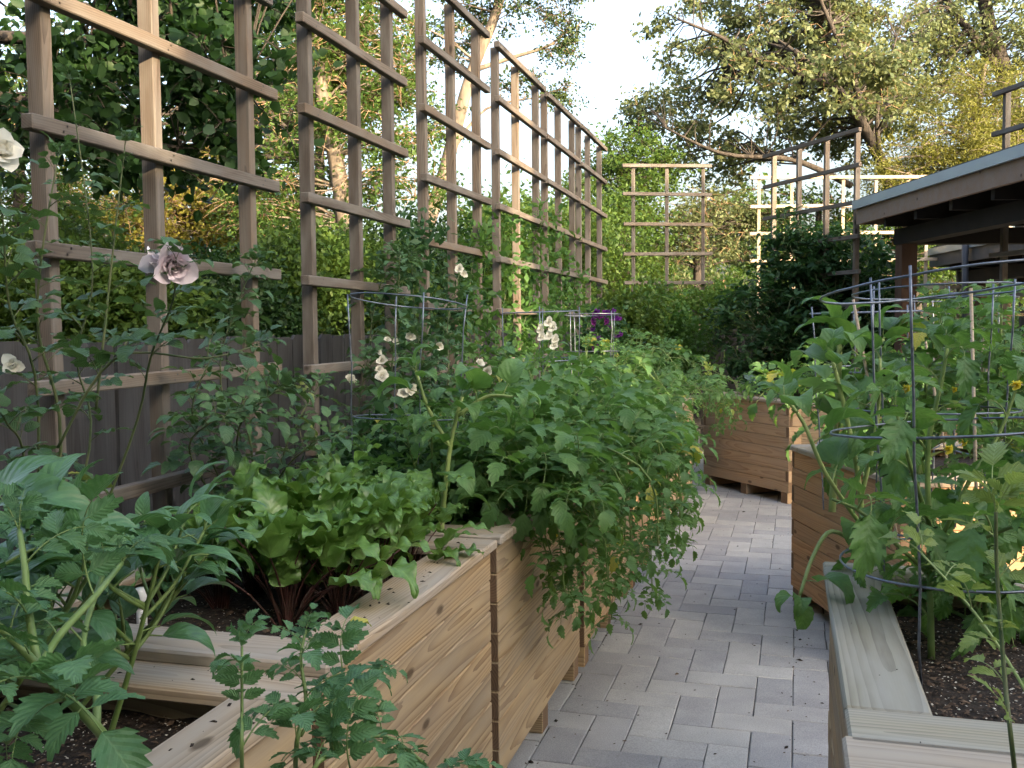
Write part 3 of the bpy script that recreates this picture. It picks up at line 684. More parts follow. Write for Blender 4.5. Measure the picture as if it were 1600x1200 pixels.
for k in range(12):
    lb = LB(); r = random.Random(k); H_ = r.uniform(.09, .23); lean = r.uniform(.2, .6)
    pts = spline([(0, 0, 0), (0, lean*H_*.35, H_*.6), (0, lean*H_*.9, H_)], 3); lb.tube(pts, [.0033-.002*i/len(pts) for i in range(len(pts))], 5, 1)
    d = pts[-1]-pts[-2]; g_ = leaf_geo(r.uniform(.11, .17), r.uniform(.07, .10), 28, 'tri', .03, r.uniform(.05, .35), r.uniform(.6, 2.4), r.uniform(.08, .15), k, 9, 0, rfq=r.uniform(15, 33))
    lb.add(*g_, frame(pts[-1], d, V((0, -d.z, d.y)))); LV['beet'].append(lb.mesh('beet_leaf', [M['beet'], M['beetstem']]))

CLEAR = [(1242, 745, 1300, 880, 2.9), (1150, 645, 1225, 760, 3.5), (222, 385, 310, 455, 1.56), (205, 600, 300, 770, 2.0), (190, 900, 255, 985, 2.2), (655, 1130, 705, 1195, 2.), (190, 1050, 345, 1200, 1.5), (290, 1060, 350, 1140, 1.5)]
def blocked(p, m_=.0):
    d = np.array(p)-np.array([0, 0, EYE]); z = d@Fw
    if z < .1: return False
    x = 800+1520*(d@Rt)/z; y = 600-1520*(d@Up)/z
    return any(a-m_ < x < c+m_ and b_-m_ < y < e+m_ and z < D for a, b_, c, e, D in CLEAR)
def putleaf(root, kind, pos, yd, zd=(0, 0, 1), sc=1., name='leaf'):
    yn = V(yd).normalized()
    if any(blocked(V(pos)+yn*.2*sc*t) for t in (0, .4, .75, 1.1)): return None
    fr = frame((0, 0, 0), yd, zd); me = random.choice(LV[kind])
    return link(name, me, root, V(pos)-root.location, fr.to_quaternion(), (sc*random.choice((-1, 1)) if False else sc, sc, sc))
def on(pts, t):
    f = t*(len(pts)-1); i = min(int(f), len(pts)-2); return pts[i].lerp(pts[i+1], f-i), (pts[i+1]-pts[i]).normalized()
def plant(name, label, cat, stems, kind, gap=.05, sc=(.8, 1.1), r=(.007, .003), smat='stem', group=None, t0=.15, elev=(.0, .5), tipsc=.55, base=None, nmax=290, dirbias=None, nleafs=1, name_leaf='leaf', keep=None):
    """stems: list of control polylines (world)"""
    S_ = [spline(s, 5) for s in stems]
    b = V(base) if base is not None else S_[0][0]
    root = empty(name, b, label, cat, group); az = random.uniform(0, 6); cnt = 0
    for si, s in enumerate(S_):
        rr = r if si == 0 else (r[0]*.7, r[1]*.8)
        MB().tube(s, [rr[0]+(rr[1]-rr[0])*i/(len(s)-1) for i in range(len(s))], 7).obj('stem', M[smat], root)
        L = sum((s[i+1]-s[i]).length for i in range(len(s)-1)); n = max(2, int(L*(1-t0)/gap))
        for k in range(n+1):
            t = t0+(1-t0)*k/n; p, d = on(s, t)
            for q in range(nleafs if k < n else nleafs+2):
                if cnt >= nmax: break
                az += 2.4+random.uniform(-.3, .3); el = random.uniform(*elev)
                side = d.orthogonal().normalized(); side.rotate(Quaternion(d, az))
                yd = side*math.cos(el)+d*math.sin(el)
                if k == n: yd = side*.6+d
                yd.z = yd.z*.6+.1
                if dirbias is not None: yd = yd+V(dirbias)
                s_ = random.uniform(*sc)*(1-(1-tipsc)*max(0, (t-.6)/.4))
                if keep and not keep(p+yd.normalized()*.1*s_): continue
                putleaf(root, kind, p, yd, V((random.uniform(-.3, .3), random.uniform(-.3, .3), 1)), s_, name_leaf); cnt += 1
    return root
SZ = .77
# ------- near left tomato with the thick forked stem
P = [G(300, 1330, .76), A(175, 1165, 1.02), A(100, 1085, 1.0), A(60, 1040, 1.0), A(-10, 970, 1.0)]
t = plant('tomato_plant', 'near tomato plant with thick forked green stem, bottom left corner', 'tomato plant',
    [P, [A(60, 1045, 1.0), A(45, 960, 1.02), A(38, 880, 1.05), A(30, 830, 1.08)], [A(62, 1040, 1.0), A(95, 990, 1.05), A(150, 930, 1.12), A(190, 880, 1.2)], [A(100, 1088, 1.), A(60, 1105, .98), A(10, 1160, .98)],
     [A(150, 1140, 1.02), A(150, 1080, 1.05), A(130, 1000, 1.12), A(160, 900, 1.2)]], 'tomnear', gap=.058, sc=(.45, .72), r=(.0068, .004), t0=.3, smat='stem', dirbias=(.1, .1, 0))
# ------- pepper plants
def pepper(label, base, top, sc=(.8, 1.15), gap=.03, spread=.1, kind='pep', group=None, nb=3, r=(.006, .003), t0=.35):
    b = V(base); tp = V(top); st = [[b, b.lerp(tp, .5)+V((.005, 0, 0)), tp]]
    for k in range(nb):
        a = random.uniform(0, 6.3); s = b.lerp(tp, random.uniform(.4, .75)); st.append([s, s+V((math.cos(a)*spread*.5, math.sin(a)*spread*.5, spread*.4)), s+V((math.cos(a)*spread, math.sin(a)*spread, spread*1.1))])
    return plant('pepper_plant', label, 'pepper plant', st, kind, gap=gap, sc=sc, r=r, t0=t0, elev=(-.1, .4), tipsc=.75, group=group)
pb = (-1.15, 1.40)
pepper('pepper plant with long smooth leaves next to the white capped pipe', (pb[0], pb[1], .74), A(255, 845, 1.6), sc=(.8, 1.2), spread=.12, nb=7, gap=.022, t0=.5)
pepper('bushy pepper plant between the near tomato and the beets', (-1.30, 1.44, .74), A(330, 860, 1.8), sc=(.75, 1.1), spread=.1, nb=6, gap=.024, t0=.5)
pepper('small pepper plant with pointed leaves behind the forked stem', (-1.32, 1.22, .74), A(170, 850, 1.5), sc=(.75, 1.1), spread=.1, nb=6, gap=.024, t0=.4)
pb = G(60, 1040, .75); pepper('pepper plant with one very large round leaf at the left edge', (pb[0], pb[1], .74), A(40, 800, 1.5), sc=(.9, 1.3), spread=.1, nb=3)
bp2 = [o for o in COL.objects if o.get('label', '').startswith('pepper plant with one very large')][0]
for q_, (x_, y_, D_, yd_, sc_) in enumerate([(-45, 800, 1.35, (1, .15, .1), 1.25), (10, 880, 1.3, (.8, .4, .3), 1.2), (60, 850, 1.35, (.2, .3, 1), 1.0), (-20, 860, 1.3, (.4, 0, .6), 1.2)]):
    putleaf(bp2, 'pep', A(x_, y_, D_), yd_, (0, -.6, 1), sc_)
pb = G(150, 1020, .76); pepper('short pepper plant between the left edge and the capped pipe', (pb[0], pb[1]+.05, .76), A(135, 870, 1.75), sc=(.7, 1.0), spread=.1, nb=3)
# ------- slim tomato shoots in front of the left beds
plant('tomato_shoot', 'thin upright tomato shoot in front of the joint between left beds', 'tomato shoot', [[G(380, 1420, .75), A(378, 1200, .98), A(378, 1110, 1.0), A(378, 1010, 1.02)]], 'tomnear', gap=.065, sc=(.26, .40), r=(.0025, .0014), t0=.4, tipsc=.5)
plant('tomato_shoot', 'dark tomato shoot with curled top against the beet bed corner', 'tomato shoot', [[G(470, 1400, .75), A(462, 1190, 1.0), A(478, 1100, 1.04), A(470, 1030, 1.06), A(478, 985, 1.08)], [A(470, 1150, 1.0), A(520, 1070, 1.05), A(575, 1052, 1.08)]], 'tomnear', gap=.042, sc=(.22, .40), r=(.003, .0015), t0=.3, tipsc=.5)
plant('tomato_shoot', 'tomato shoot leaning right over the side of the beet bed', 'tomato shoot', [[G(450, 1450, .75), A(480, 1230, .95), A(530, 1175, .97), A(600, 1150, 1.0), A(660, 1190, 1.0)], [A(500, 1220, .95), A(590, 1200, .97), A(690, 1215, 1.0)]], 'tomnear', gap=.045, sc=(.26, .44), r=(.003, .0015), t0=.3, tipsc=.7)
# ------- beets
bl = ['beet plant nearest the bed corner, by the yellowed leaf', 'front beet plant beside the cap board', 'beet plant in the middle of the front row', 'beet plant at the far end of the front row, a leaf over the cap board',
      'back row beet plant by the pepper plant', 'back row beet plant, second from the pepper', 'back row beet plant in front of the fence gap', 'back row beet plant below the wire cage', 'beet plant in the thick of the clump', 'beet plant by the second bed joint']
bp_ = [(-1.17, 2.10), (-1.08, 2.20), (-1.05, 2.36), (-1.04, 2.54), (-1.42, 2.20), (-1.40, 2.34), (-1.36, 2.48), (-1.32, 2.62), (-1.24, 2.28), (-1.20, 2.48)]
for lab, (x, y) in zip(bl, bp_):
    root = empty('beet_plant', (x, y, SZ), lab, 'beet plant', 'beets in the left raised bed'); n = 28
    for k in range(n):
        a = k*2.4+random.uniform(-.3, .3); rad = random.uniform(.0, .02); tilt = random.choice((random.uniform(-.1, .35), random.uniform(.1, .95)))
        yd = V((math.cos(a), math.sin(a), 0)); p = V((x, y, SZ-.005))+yd*rad
        # leaf mesh grows up local Z, leaning along local Y
        q = frame((0, 0, 0), yd, V((0, 0, 1))).to_quaternion() @ Quaternion((1, 0, 0), -tilt+.3)
        s = random.uniform(.85, 1.3)
        link('leaf', random.choice(LV['beet']), root, p-root.location, q, (s, s, s))
yl = G(545, 985, .872); lb = LB(); lb.add(*leaf_geo(.06, .035, 9, 'ovate', 0, .5, 1.6, .08, 3, 5), frame(yl, (.5, .5, .3), (0, -.3, 1)))
M['yl'] = leafmat('yellowed_leaf', (.42, .42, .08), (.5, .48, .1), (.6, .6, .1), .3, .5)
tag(link('yellow_leaf', lb.mesh('yellow_leaf', [M['yl']])), 'yellowed leaf lying on the cap board of the beet bed', 'leaf')
for bd, n_ in ((BL[0], 60), (BL[1], 90), (BR[0], 14)):
    root, c0, u, v, L_, Wd_, _ = bd; mb = MB()
    for k in range(n_):
        p = c0+u*random.uniform(0, L_)+v*random.choice((random.uniform(-.01, .1), random.uniform(.0, .05)+.04)); s = random.choice((.0006, .001, .0014, .003))*random.uniform(.7, 1.3)
        if random.random() < .35: p = c0+u*(L_-random.uniform(-.01, .1))+v*random.uniform(.05, Wd_)
        top_ = {BL[0][0].name: .835}.get(root.name, .86)
        p = V((p.x, p.y, top_+.0015)); th = random.uniform(0, 6.3); a_ = V((math.cos(th), math.sin(th), 0))*s*random.uniform(1, 2.5); b_ = V((-math.sin(th), math.cos(th), 0))*s
        mb.add([p-a_-b_, p+a_-b_*.5, p+a_*.6+b_, p-a_+b_*.6, p+V((0, 0, s*.8))], [(0, 1, 4), (1, 2, 4), (2, 3, 4), (3, 0, 4)])
    tag(mb.obj('soil_crumbs', M['soil'], root, smooth=False), kind='stuff')
# ------- roses
def flower(root, pos, nrm, mat, rad=.03, n=16, name='flower', cup=.9, seed=0):
    r = random.Random(seed); lb = LB(); z = V(nrm).normalized()
    for k in range(n):
        ring = k/n; a = k*2.4; tilt = 1.35-cup*ring*1.2; l = rad*(.5+.6*ring)*r.uniform(.85, 1.15)
        yd = V((math.cos(a)*math.cos(tilt), math.sin(a)*math.cos(tilt), math.sin(tilt))); zd = V((-math.cos(a)*math.sin(tilt), -math.sin(a)*math.sin(tilt), math.cos(tilt)))
        lb.add(*leaf_geo(l, l*1.05, 8, 'round', 0, .25, -.8*(1-ring)+.5*ring, .05, k, 7), frame((math.cos(a)*.003, math.sin(a)*.003, 0), yd, zd))
    me = lb.mesh(name, [M[mat], M['cane']]); q = V((0, 0, 1)).rotation_difference(z)
    return link(name, me, root, V(pos)-root.location, q)
b1 = V((-1.50, 1.62, .75))
r1 = plant('rose_bush', 'tall rose with long canes and pink bloom by the left edge', 'rose bush',
    [[b1, A(95, 700, 2.0), A(60, 520, 1.95), A(65, 400, 1.9), A(90, 250, 1.9)], [b1, A(200, 700, 1.95), A(235, 560, 1.85), A(270, 470, 1.7), A(275, 405, 1.6)],
     [b1, A(60, 640, 1.8), A(15, 480, 1.7), A(5, 350, 1.65), A(-10, 240, 1.6)], [b1, A(140, 700, 2.1), A(120, 560, 2.1), A(145, 420, 2.1), A(110, 130, 2.1)],
     [A(150, 640, 2.0), A(165, 500, 2.0), A(180, 360, 2.0), A(195, 230, 2.0)], [A(90, 700, 1.9), A(180, 560, 1.9), A(320, 560, 1.95), A(400, 540, 2.0)], [b1, A(40, 740, 1.8), A(10, 660, 1.7), A(-30, 600, 1.6)]],
    'rose', gap=.048, sc=(.6, 1.05), r=(.0045, .0015), smat='cane', t0=.15, elev=(0, .6))
flower(r1, A(258, 410, 1.62), (-.95, -.25, .12), 'pink', .040, 9, seed=3, cup=.35)
flower(r1, A(266, 412, 1.62), (.8, -.45, -.35), 'pink', .042, 18, seed=4, cup=.8)
flower(r1, A(-2, 238, 1.5), (.8, -.3, .3), 'white', .04, 14, seed=5)
flower(r1, A(22, 570, 1.75), (.5, -.8, -.1), 'white', .022, 10, seed=6)
b2 = V((-1.62, 2.75, .75))
r2 = plant('rose_bush', 'dark glossy rose bush without blooms behind the beets', 'rose bush',
    [[b2, A(395, 720, 3.05), A(380, 620, 3.0), A(400, 540, 3.0)], [b2, A(330, 720, 2.9), A(300, 640, 2.8), A(330, 560, 2.8)], [b2, A(440, 720, 3.1), A(470, 650, 3.1), A(500, 600, 3.15)],
     [b2, A(370, 690, 2.8), A(420, 620, 2.7), A(460, 600, 2.75)], [b2, A(300, 720, 2.7), A(330, 660, 2.6), A(390, 640, 2.6)], [b2, A(430, 760, 2.9), A(480, 700, 2.8), A(530, 680, 2.9)], [b2, A(345, 600, 3.1), A(370, 480, 3.1), A(398, 410, 3.1)]],
    'rosedark', gap=.03, sc=(.75, 1.15), r=(.005, .002), smat='cane', t0=.2)
b3 = V((-1.64, 4.05, .75))
r3 = plant('rose_bush', 'rose bush covered with small white blooms, behind the first wire cage', 'rose bush',
    [[b3, A(600, 700, 4.2), A(610, 600, 4.2), A(620, 480, 4.15), A(625, 400, 4.1)], [b3, A(560, 720, 4.0), A(560, 640, 3.9), A(575, 560, 3.9)], [b3, A(680, 700, 4.4), A(700, 600, 4.3), A(700, 500, 4.4), A(720, 420, 4.5)],
     [b3, A(640, 660, 3.9), A(660, 580, 3.85), A(650, 520, 3.9)], [b3, A(730, 680, 4.3), A(770, 600, 4.3), A(790, 560, 4.4)], [b3, A(600, 740, 3.8), A(560, 690, 3.7), A(590, 660, 3.7)], [b3, A(650, 760, 3.9), A(700, 690, 3.8), A(740, 660, 3.9)], [b3, A(580, 560, 4.3), A(600, 430, 4.3), A(640, 400, 4.3)]],
    'rosedark', gap=.026, sc=(.9, 1.35), r=(.006, .002), smat='cane', t0=.12)
for k, (x, y, D, s) in enumerate([(545, 595, 3.9, .035), (597, 565, 3.85, .028), (596, 590, 3.8, .036), (605, 532, 4., .018), (617, 533, 4., .016), (641, 527, 3.9, .025), (684, 540, 3.9, .025), (640, 607, 3.75, .03), (628, 615, 3.75, .025), (748, 568, 4.1, .025), (760, 580, 4.1, .028), (590, 550, 3.95, .02), (718, 420, 4.4, .024), (724, 428, 4.4, .02), (727, 640, 4., .02), (592, 578, 3.8, .02), (755, 590, 4.1, .02)]):
    flower(r3, A(x, y, D), (random.uniform(.2, .9), -random.uniform(.4, .9), random.uniform(-.2, .6)), 'white', s*.9, 22, seed=20+k, cup=random.uniform(.55, .95))
# ------- vines and clematis on the left trellises: many small leaves
def foliage(name, pts, size, mat, parent=None, upb=.5, fold=.25, aspect=.55, outward=None, six=False):
    """pts (N,3) -> N folded leaf blades, one mesh"""
    N = len(pts); size = np.asarray(size)*np.ones(N)
    nrm = rng.normal(size=(N, 3)); nrm[:, 2] += upb*1.6
    if outward is not None: nrm += outward
    nrm /= np.linalg.norm(nrm, axis=1, keepdims=True)
    d = rng.normal(size=(N, 3)); d[:, 2] -= .35; d -= nrm*(d*nrm).sum(1, keepdims=True); d /= np.linalg.norm(d, axis=1, keepdims=True)
    s = np.cross(d, nrm); sz = size[:, None]*rng.uniform(.7, 1.3, (N, 1))
    p = np.asarray(pts)
    if six:
        v = np.empty((N, 6, 3)); up_ = nrm*sz*fold*.3
        v[:, 0] = p; v[:, 1] = p+d*sz*.28+s*sz*aspect*.46+up_; v[:, 2] = p+d*sz*.68+s*sz*aspect*.36+up_; v[:, 3] = p+d*sz; v[:, 4] = p+d*sz*.68-s*sz*aspect*.36+up_; v[:, 5] = p+d*sz*.28-s*sz*aspect*.46+up_
        b = np.array(parent.location) if parent is not None else np.zeros(3)
        f = np.arange(N*6).reshape(N, 6); q4 = np.concatenate([f[:, [0, 1, 2, 3]], f[:, [0, 3, 4, 5]]]); rn = rng.random(N)
        return link(name, mesh_np(name, v.reshape(-1, 3)-b, q4, mat, rnd=np.concatenate([rn, rn])), parent)
    v = np.empty((N, 4, 3)); v[:, 0] = p; v[:, 1] = p+d*sz*.5+s*sz*aspect*.5+nrm*sz*fold*.3; v[:, 2] = p+d*sz; v[:, 3] = p+d*sz*.5-s*sz*aspect*.5+nrm*sz*fold*.3
    b = np.array(parent.location) if parent is not None else np.zeros(3)
    f = np.arange(N*4).reshape(N, 4)
    tri = np.concatenate([f[:, [0, 1, 2]], f[:, [0, 2, 3]]]); rn = rng.random(N)
    me = mesh_np(name, v.reshape(-1, 3)-b, tri, mat, rnd=np.concatenate([rn, rn]))
    return link(name, me, parent)
def vine(label, base, paths, n, size, mat='fol_vine', sp=.07, cat='vine', name='climbing_vine', group=None):
    root = empty(name, base, label, cat, group); pts = []
    mb = MB()
    for s in paths:
        sl_ = spline([base]+list(s), 6); mb.tube(sl_, [.006-.004*i/len(sl_) for i in range(len(sl_))], 5)
        m_ = n//len(paths); tt = rng.random(m_)**.8
        q = np.array([on(sl_, x)[0] for x in tt]); q += rng.normal(size=(m_, 3))*sp*(.6+.8*rng.random((m_, 1))); pts.append(q)
    mb.obj('stem', M['cane'], root); f = foliage('foliage', np.concatenate(pts), size, M[mat], root, .3); tag(f, kind='stuff')
    return root
def tp(y, z, dx=.02): return (XT+dx, y, z)
vine('leafy vine climbing between the second and third left trellises', (-1.68, 4.55, .77), [[tp(4.6, 1.3), tp(4.5, 1.8), tp(4.65, 2.0)], [tp(4.4, 1.2), tp(4.3, 1.6), tp(4.4, 1.85)], [tp(4.8, 1.2), tp(5., 1.5), tp(5.2, 1.7)]], 1300, .055, 'fol_shrub')
vine('green vine on the fourth left trellis', (-1.68, 6.0, .77), [[tp(5.9, 1.3), tp(6.2, 1.8), tp(6.1, 2.2)], [tp(6.4, 1.3), tp(6.9, 1.8), tp(7.0, 2.35)], [tp(5.5, 1.3), tp(5.4, 1.7), tp(5.6, 2.1)], [tp(6.2, 1.1), tp(6.6, 1.4), tp(7., 1.6)]], 1900, .06)
vine('sparse vine on the fifth left trellis', (-1.68, 7.6, .77), [[tp(7.5, 1.3), tp(7.7, 1.8), tp(7.4, 2.3)], [tp(7.9, 1.3), tp(8.2, 1.7), tp(8.3, 1.9)], [tp(7.3, 1.2), tp(7.2, 1.5), tp(7.5, 1.8)]], 1300, .06)
vine('low vine at the foot of the sixth left trellis', (-1.68, 9.0, .1), [[tp(9.0, 1.3), tp(9.3, 1.6)], [tp(8.7, 1.2), tp(8.8, 1.7)], [tp(9.4, 1.2), tp(9.7, 1.5)]], 1100, .06)
cb = V((-1.6, 8.3, .77)); cl = vine('purple flowering clematis at the end of the left row', cb, [[A(940, 560, 8.2), A(930, 500, 8.2)], [A(955, 550, 8.2), A(958, 500, 8.2)], [A(925, 560, 8.0), A(915, 520, 8.)]], 900, .06, 'fol_shrub', cat='clematis', name='clematis')
for k in range(32):
    x, y = random.choice([(936, 490), (955, 492), (960, 500), (932, 500), (925, 515), (945, 508), (935, 530), (928, 540), (950, 495), (962, 525)])
    flower(cl, A(x+random.uniform(-7, 7), y+random.uniform(-6, 6), 7.95), (random.uniform(-.2, .8), -1, .2), 'purple', .055, 6, seed=60+k, cup=.2)
# ------- tall pepper and white flower spike in the left row
pb = V((-1.12, 3.02, SZ)); plant('pepper_plant', 'big upright pepper plant with pale thick stem past the beets', 'pepper plant', [[A(688, 860, 3.05), A(692, 800, 3.05), A(705, 690, 3.05), A(722, 620, 3.05)], [A(705, 700, 3.05), A(670, 640, 3.05), A(650, 580, 3.05)], [A(715, 650, 3.05), A(760, 620, 3.05), A(800, 620, 3.0)]], 'broad', gap=.035, sc=(.65, 1.1), r=(.010, .006), smat='stem_pale', t0=.35)
plant('flowering_plant', 'tall plant with a spike of white flowers inside the thin cage', 'flowering plant', [[A(860, 700, 4.75), A(862, 600, 4.75), A(866, 530, 4.75)]], 'broad', gap=.06, sc=(.6, .9), r=(.007, .005), smat='stem_pale', t0=.5)
fr_ = [o for o in COL.objects if o.name.startswith('flowering_plant')][0]
for k, (x, y) in enumerate([(858, 503), (864, 512), (858, 525), (868, 530), (866, 540), (845, 515), (846, 527)]): flower(fr_, A(x, y, 4.6), (.3, -.9, .3), 'white', .030, 8, seed=90+k)
# ------- sprawling tomatoes of the left row
def sprawl(label, y0, y1, n, over=.35, zt=1.2, gap=.07, sc=(.75, 1.15), droop=.35, xs=(-1.5, -.95), kind='tom', nmax=290, oy=.1, bx=None, hang=.5):
    by = (y0+y1)/2; base = V(((bx if bx else -1.2), by, SZ)); st = []
    for k in range(n):
        a = k/n; ex = random.uniform(*xs) if random.random() > hang else -.85+random.uniform(*over); ey = random.uniform(y0, y1)
        if ex > -.8: # hangs over the side
            mid = V((-.98, base.y+(ey-base.y)*.6, random.uniform(.95, zt))); p3 = V((ex-.04, ey, random.uniform(.85, 1.08))); p4 = V((ex+.02, ey+random.uniform(-.1, .1), .98-random.uniform(.05, droop)))
            st.append([base, mid, p3, p4])
        else:
            st.append([base, V(((base.x+ex)/2, (by+ey)/2, .95)), V((ex, ey, random.uniform(zt-.25, zt+.08)))])
    return plant('tomato_plant', label, 'tomato plant', st, kind, gap=gap, sc=sc, r=(.006, .003), t0=.12, elev=(-.1, .5), base=base, nmax=nmax)
sprawl('tomato plant hanging over the bed just past the beets', 2.88, 3.5, 20, over=(.05, .28), zt=1.14, droop=.5, gap=.06, sc=(.9, 1.4))
sprawl('tomato plant draped deepest over the side of the second left bed', 3.1, 4.0, 20, over=(.05, .44), zt=1.16, droop=.55, gap=.06, sc=(.85, 1.35), hang=.62)
sprawl('sprawling tomato spilling towards the path, a yellow leaf low down', 3.4, 4.3, 20, over=(.05, .44), zt=1.26, droop=.6, gap=.062, sc=(.9, 1.4))
sprawl('tomato plant in the third left bed, arms reaching over the path', 4.2, 5.1, 20, over=(.05, .42), zt=1.28, droop=.5, sc=(.9, 1.4))
sprawl('bushy tomato plant behind the third left bed front', 4.9, 5.7, 14, over=(.05, .25), zt=1.3, droop=.15)
sprawl('tomato plant half way along the left row', 5.8, 6.6, 15, over=(.05, .2), zt=1.35, droop=.1)
sprawl('feathery tomato plant bulging from the left bed before the bend', 6.8, 7.7, 18, over=(.1, .45), zt=1.35, droop=.3)
sprawl('feathery tomato plant last in the left row, over the bend', 7.8, 8.8, 18, over=(.1, .55), zt=1.35, droop=.3)
# back fill in the left beds (low leafy crops by the fence)
def mound(name, label, cat, c, rad, n, size, mat, stems=5, sm='cane', upb=.5, group=None, base=None, shell=.5):
    c = np.array(c, float); rad = np.array(rad, float); b = V(base) if base is not None else V((c[0], c[1], c[2]-rad[2]))
    root = empty(name, b, label, cat, group)
    # lumpy: several lobes
    nl = 9; lc = rng.normal(size=(nl, 3)); lc /= np.linalg.norm(lc, axis=1, keepdims=True); lc = c+lc*rad*.55*rng.uniform(.6, 1.1, (nl, 1)); ids = rng.integers(0, nl, n)
    d = rng.normal(size=(n, 3)); d /= np.linalg.norm(d, axis=1, keepdims=True); rr = (shell+(1-shell)*rng.random((n, 1)))**.7
    p = lc[ids]+d*rr*rad*.55*rng.uniform(.8, 1.15, (n, 1)); p += rng.normal(size=(n, 3))*size*.5
    p = p[p[:, 2] > b.z+.03]
    tag(foliage('foliage', p, size, M[mat], root, upb, outward=None, six=size > .065), kind='stuff')
    mb = MB()
    for k in range(stems):
        e = V(lc[k % nl]); mb.tube(spline([b, b.lerp(e, .5)+V((random.uniform(-.08, .08), random.uniform(-.08, .08), .05)), e], 4), [.012*rad[2]+.004, .01*rad[2]+.003]+[.004]*7, 5)
    mb.obj('stems', M[sm], root); return root
for k, (y, lab) in enumerate([(3.4, 'low leafy crop against the fence behind the pepper'), (5.0, 'leafy crop at the back of the third left bed'), (6.2, 'leafy crop below the fourth left trellis'), (7.4, 'leafy crop below the fifth left trellis'), (8.5, 'leafy crop at the back of the farthest left bed')]):
    mound('leafy_crop', lab, 'crop', (-1.42, y, .98), (.28, .55, .3), 1500, .06, 'fol_tom' if k % 2 else 'fol_shrub', sm='stem', base=(-1.42, y, SZ))
# ------- right side tomatoes
def keepR(p): return True
rb = (.55, 2.35, SZ)
plant('tomato_plant', 'large leaved tomato in the near cage on the right', 'tomato plant',
    [[G(1455, 1030, .77), A(1452, 850, 2.15), A(1450, 700, 2.15), A(1470, 600, 2.15), A(1480, 540, 2.15)], [A(1452, 880, 2.15), A(1510, 760, 2.1), A(1560, 680, 2.1), A(1590, 600, 2.1)], [A(1452, 820, 2.15), A(1420, 720, 2.0), A(1400, 640, 2.0)],
     [A(1455, 900, 2.15), A(1520, 850, 2.0), A(1590, 820, 1.9)], [A(1455, 900, 2.15), A(1400, 850, 2.05), A(1345, 800, 2.05), A(1300, 780, 2.05)]], 'tombig', gap=.085, sc=(.55, .85), r=(.008, .004), smat='stem', t0=.1)
plant('tomato_plant', 'tomato with drooping broad leaves reaching left over the path', 'tomato plant',
    [[G(1360, 960, .77), A(1350, 850, 2.5), A(1340, 740, 2.5), A(1320, 640, 2.5), A(1300, 560, 2.5)], [A(1345, 780, 2.5), A(1370, 660, 2.5), A(1375, 560, 2.5)], [A(1345, 820, 2.5), A(1290, 740, 2.4), A(1255, 660, 2.4), A(1225, 620, 2.4)],
     [A(1350, 860, 2.5), A(1300, 830, 2.4), A(1270, 870, 2.35), A(1250, 930, 2.3)]], 'broad', gap=.05, sc=(.75, 1.15), r=(.009, .005), smat='stem_pale', t0=.15)
plant('tomato_plant', 'tall tomato with curled top leaves left of the near cage', 'tomato plant',
    [[A(1300, 800, 3.0), A(1305, 700, 3.0), A(1310, 600, 3.0), A(1312, 520, 3.0)], [A(1305, 660, 3.0), A(1345, 590, 3.0), A(1380, 530, 3.0)]], 'broad', gap=.045, sc=(1.1, 1.7), r=(.012, .008), smat='stem_pale', t0=.25)
plant('tomato_plant', 'tomato plant behind the near cage with yellow flowers', 'tomato plant',
    [[A(1430, 800, 2.9), A(1440, 680, 2.9), A(1450, 580, 2.9), A(1470, 500, 2.9)], [A(1440, 740, 2.9), A(1390, 650, 2.9), A(1370, 590, 2.9)], [A(1440, 720, 2.9), A(1500, 620, 2.9), A(1530, 520, 2.9)]], 'tom', gap=.03, sc=(1., 1.4), r=(.008, .004), t0=.1)
plant('tomato_plant', 'leafy tomato plant at the right edge behind the cages', 'tomato plant',
    [[A(1560, 820, 3.1), A(1560, 680, 3.1), A(1560, 580, 3.1), A(1565, 490, 3.1)], [A(1560, 740, 3.1), A(1520, 650, 3.1), A(1500, 560, 3.1)], [A(1560, 720, 3.), A(1600, 640, 3.), A(1620, 560, 3.)]], 'tom', gap=.03, sc=(1., 1.5), r=(.008, .004), t0=.1)
plant('tomato_plant', 'dark low tomato filling the right bed below the cage rings', 'tomato plant',
    [[G(1540, 980, .77), A(1540, 880, 2.3), A(1560, 800, 2.2), A(1580, 740, 2.2)], [G(1540, 980, .77), A(1490, 880, 2.4), A(1460, 820, 2.4)], [G(1540, 980, .77), A(1420, 920, 2.5), A(1370, 880, 2.4)], [G(1540, 980, .77), A(1590, 900, 2.2), A(1640, 850, 2.1)], [G(1540, 980, .77), A(1500, 930, 2.2), A(1470, 900, 2.1)]], 'tombig', gap=.045, sc=(.45, .78), r=(.007, .003), t0=.15)
plant('tomato_plant', 'tomato in the angled orange bed, leaves against the far bed', 'tomato plant',
    [[(.45, 4.7, .8), A(1290, 620, 4.9), A(1275, 560, 4.9)], [(.45, 4.7, .8), A(1240, 620, 4.9), A(1200, 600, 4.9)], [(.45, 4.7, .8), A(1330, 650, 4.7), A(1350, 580, 4.7)], [(.45, 4.7, .8), A(1380, 640, 4.6), A(1420, 560, 4.6)]], 'tom', gap=.035, sc=(1., 1.5), r=(.008, .004), t0=.1)
plant('tomato_plant', 'tomato growing in the farther cages by the shelter', 'tomato plant',
    [[(1.2, 4.8, .8), A(1500, 600, 4.6), A(1500, 500, 4.6)], [(1.2, 4.8, .8), A(1470, 640, 4.5), A(1440, 560, 4.5)], [(1.2, 4.8, .8), A(1550, 620, 4.5), A(1570, 540, 4.5)], [(1.2, 4.8, .8), A(1590, 620, 4.3), A(1610, 560, 4.3)]], 'tom', gap=.035, sc=(1., 1.5), r=(.008, .004), t0=.1)
